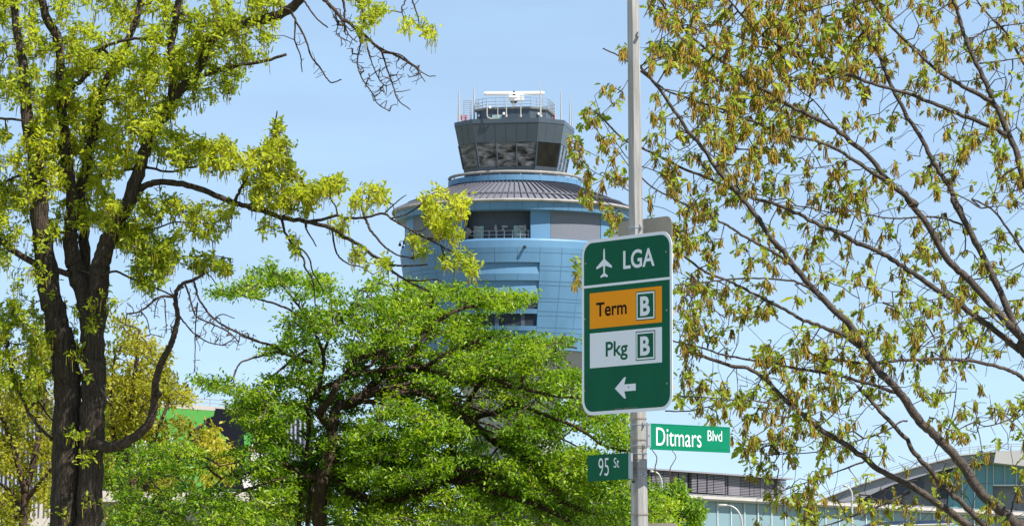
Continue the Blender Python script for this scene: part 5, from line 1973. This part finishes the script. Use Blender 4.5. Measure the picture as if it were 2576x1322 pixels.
b0 = tips[rep] + RNG.normal(0, .022, (n, 3))
ad = rdir(n, td[rep] * .3 + np.array([0, 0, -.25]), .6)
nm = rdir(n, np.array([.2, -.3, .8]), .5)
tint = np.clip(.5 + .35 * (vnoise(pz[:, 0], pz[:, 1], 110, 5) - .5)[rep] + RNG.normal(0, .2, n), 0, 1)
leaf_mesh('crown', b0, ad, nm, RNG.uniform(.03, .08, n) * grow_scale[rep], tint, LEAF_OAK, M['mapleleaf'], mp.root, .3, .5)
has = RNG.random(nt) < .42 + .55 * brown
nc = np.where(has, RNG.integers(8, 20, nt), 0)
rep = np.repeat(np.arange(nt), nc)
n = len(rep)
b0 = tips[rep] + RNG.normal(0, .009, (n, 3)) + np.array([0, 0, -.01])
ln = RNG.uniform(.05, .125, nt)[rep] * RNG.uniform(.65, 1.1, n) * np.clip(grow_scale, .6, 1.3)[rep]
vc = np.stack([RNG.normal(0, .2, n) * ln, RNG.normal(0, .2, n) * ln, -ln], 1)
tint = np.clip((.12 + .62 * brown)[rep] + RNG.normal(0, .16, n) + (RNG.normal(0, .14, nt))[rep], 0, 1)
tag(strand_mesh('catkin_fringe', b0, vc, RNG.uniform(.0045, .0075, n), tint, M['mapcatkin'], mp.root, .12), kind='stuff')


# ---- golden trees behind, lower left ----------------------------------------------
def golden(label, D, base, limbs, zones, seed, r=22, warm=.5):
    t = Tree('golden_tree', label, D, base, 'golden trees in front of the garage')
    t.wood('trunk', [(r, r * .55, 0, 0, [(base, 1850), (base + 3, 1500), (base - 2, 1322), (base + 4, 1220)])], M['pearbark'], 10)
    t.wood('limb', limbs, M['pearbark'], 7)
    ap = np.vstack([scatter(p, int(n * 1.1), th + .02, 45, seed + i) for i, (p, n, th) in enumerate(zones)])
    att = t.attract(ap, 1.1)
    E, tips, td = grow(np.array(t.nodes), None, att, 0.14, 0.3, 0.1, 0.004, 0)
    twig_mesh('twigwork', E, M['twig'], t.root, 3)
    nt = len(tips)
    nl = RNG.integers(11, 20, nt)
    rep = np.repeat(np.arange(nt), nl)
    n = len(rep)
    b0 = tips[rep] + RNG.normal(0, .075, (n, 3))
    ad = rdir(n, td[rep] * .4 + np.array([0, 0, .1]), .6)
    nm = rdir(n, np.array([.1, -.2, .9]), .5)
    pz = pix(tips)
    tint = np.clip(warm + .8 * (vnoise(pz[:, 0], pz[:, 1], 60, seed) - .5)[rep] + RNG.normal(0, .17, n), 0, 1)
    leaf_mesh('crown', b0, ad, nm, RNG.uniform(.055, .12, n), tint, LEAF_SIMPLE, M['bgleaf'], t.root, .35, .3, 1.1)


golden('golden green bushy tree left of the dark oak trunks, before the grey fins', 72, 60, [
    (9, 4, 0, -.5, [(62, 1240), (40, 1150), (10, 1060), (-30, 980)]), (9, 4, 0, .6, [(62, 1240), (90, 1130), (110, 1040), (100, 960), (80, 880)]),
    (7, 3, 0, -.8, [(60, 1290), (20, 1230), (-40, 1190)]), (7, 3, 0, -.5, [(62, 1260), (110, 1200), (160, 1140), (200, 1060)])],
    [([(-50, 1000), (140, 980), (140, 1120), (-50, 1120)], 190, .40), ([(-50, 1110), (140, 1110), (140, 1340), (-50, 1340)], 330, .38), ([(-50, 850), (150, 800), (160, 1000), (-50, 1000)], 110, .44)], 201, 16, .26)
golden('golden green loose crowned tree right of the oak trunks, before the mural', 75, 330, [
    (9, 4, 0, -.5, [(334, 1230), (320, 1120), (330, 1000), (345, 900), (350, 830)]), (8, 3, 0, .6, [(334, 1230), (380, 1120), (420, 1020), (440, 940)]),
    (8, 3, 0, .5, [(334, 1260), (420, 1160), (480, 1090), (520, 1060)]), (8, 3, 0, -.6, [(332, 1230), (290, 1120), (280, 1000), (290, 880)]), (6, 3, 0, .6, [(334, 1270), (280, 1230), (240, 1150)])],
    [([(270, 800), (320, 790), (345, 820), (420, 900), (430, 1000), (330, 1000), (265, 960)], 190, .36), ([(265, 950), (440, 960), (480, 990), (490, 1080), (270, 1080)], 300, .38),
     ([(265, 1070), (520, 1060), (560, 1120), (560, 1220), (270, 1220)], 330, .42), ([(265, 1200), (450, 1200), (450, 1340), (265, 1340)], 120, .44), ([(520, 1110), (590, 1140), (570, 1220), (520, 1200)], 45, .40)], 231, 18)
# small green tree right of the pole
gs = Tree('young_tree', 'small dark green leafy tree rising right of the pole in front of the slatted building', 62, 1690)
gs.wood('trunk', [(10, 6, 0, 0, [(1690, 1800), (1688, 1500), (1690, 1340), (1694, 1290)])], M['pearbark'], 8)
gs.wood('limb', [(5, 2, 0, .2, [(1692, 1310), (1680, 1260), (1690, 1210), (1700, 1195)]), (5, 2, 0, -.3, [(1692, 1320), (1730, 1290), (1755, 1270), (1760, 1255)]), (5, 2, 0, .3, [(1690, 1330), (1660, 1270), (1650, 1220)]),
                 (2, 1, 0, .1, [(1655, 1240), (1648, 1180), (1652, 1150), (1640, 1130)]), (1.6, .8, 0, .1, [(1690, 1215), (1685, 1180), (1700, 1150), (1690, 1130)])], M['pearbark'], 7)
ap = np.vstack([scatter(p, n, th, 40, 300 + i) for i, (p, n, th) in enumerate([
    ([(1640, 1215), (1690, 1200), (1705, 1195), (1725, 1250), (1700, 1290), (1640, 1300)], 110, .36), ([(1715, 1290), (1740, 1255), (1765, 1265), (1770, 1290), (1760, 1330), (1715, 1335)], 70, .30), ([(1640, 1280), (1715, 1280), (1720, 1340), (1640, 1340)], 80, .3)])])
att = gs.attract(ap, .3)
E, tips, td = grow(np.array(gs.nodes), None, att, .025, .3, .1, .003)
twig_mesh('twigwork', E, M['twig'], gs.root, 3)
nt = len(tips)
rep, n, dirs = spray(tips, td, RNG.integers(10, 18, nt), .1)
b0 = tips[rep] + RNG.normal(0, .05, (n, 3))
leaf_mesh('crown', b0, rdir(n, dirs[rep] * .5, .6), rdir(n, np.array([.1, -.1, .9]), .5), RNG.uniform(.05, .10, n), np.clip(RNG.normal(.3, .2, n), 0, 1), LEAF_PLAIN, M['pearleaf'], gs.root, .4, .25)
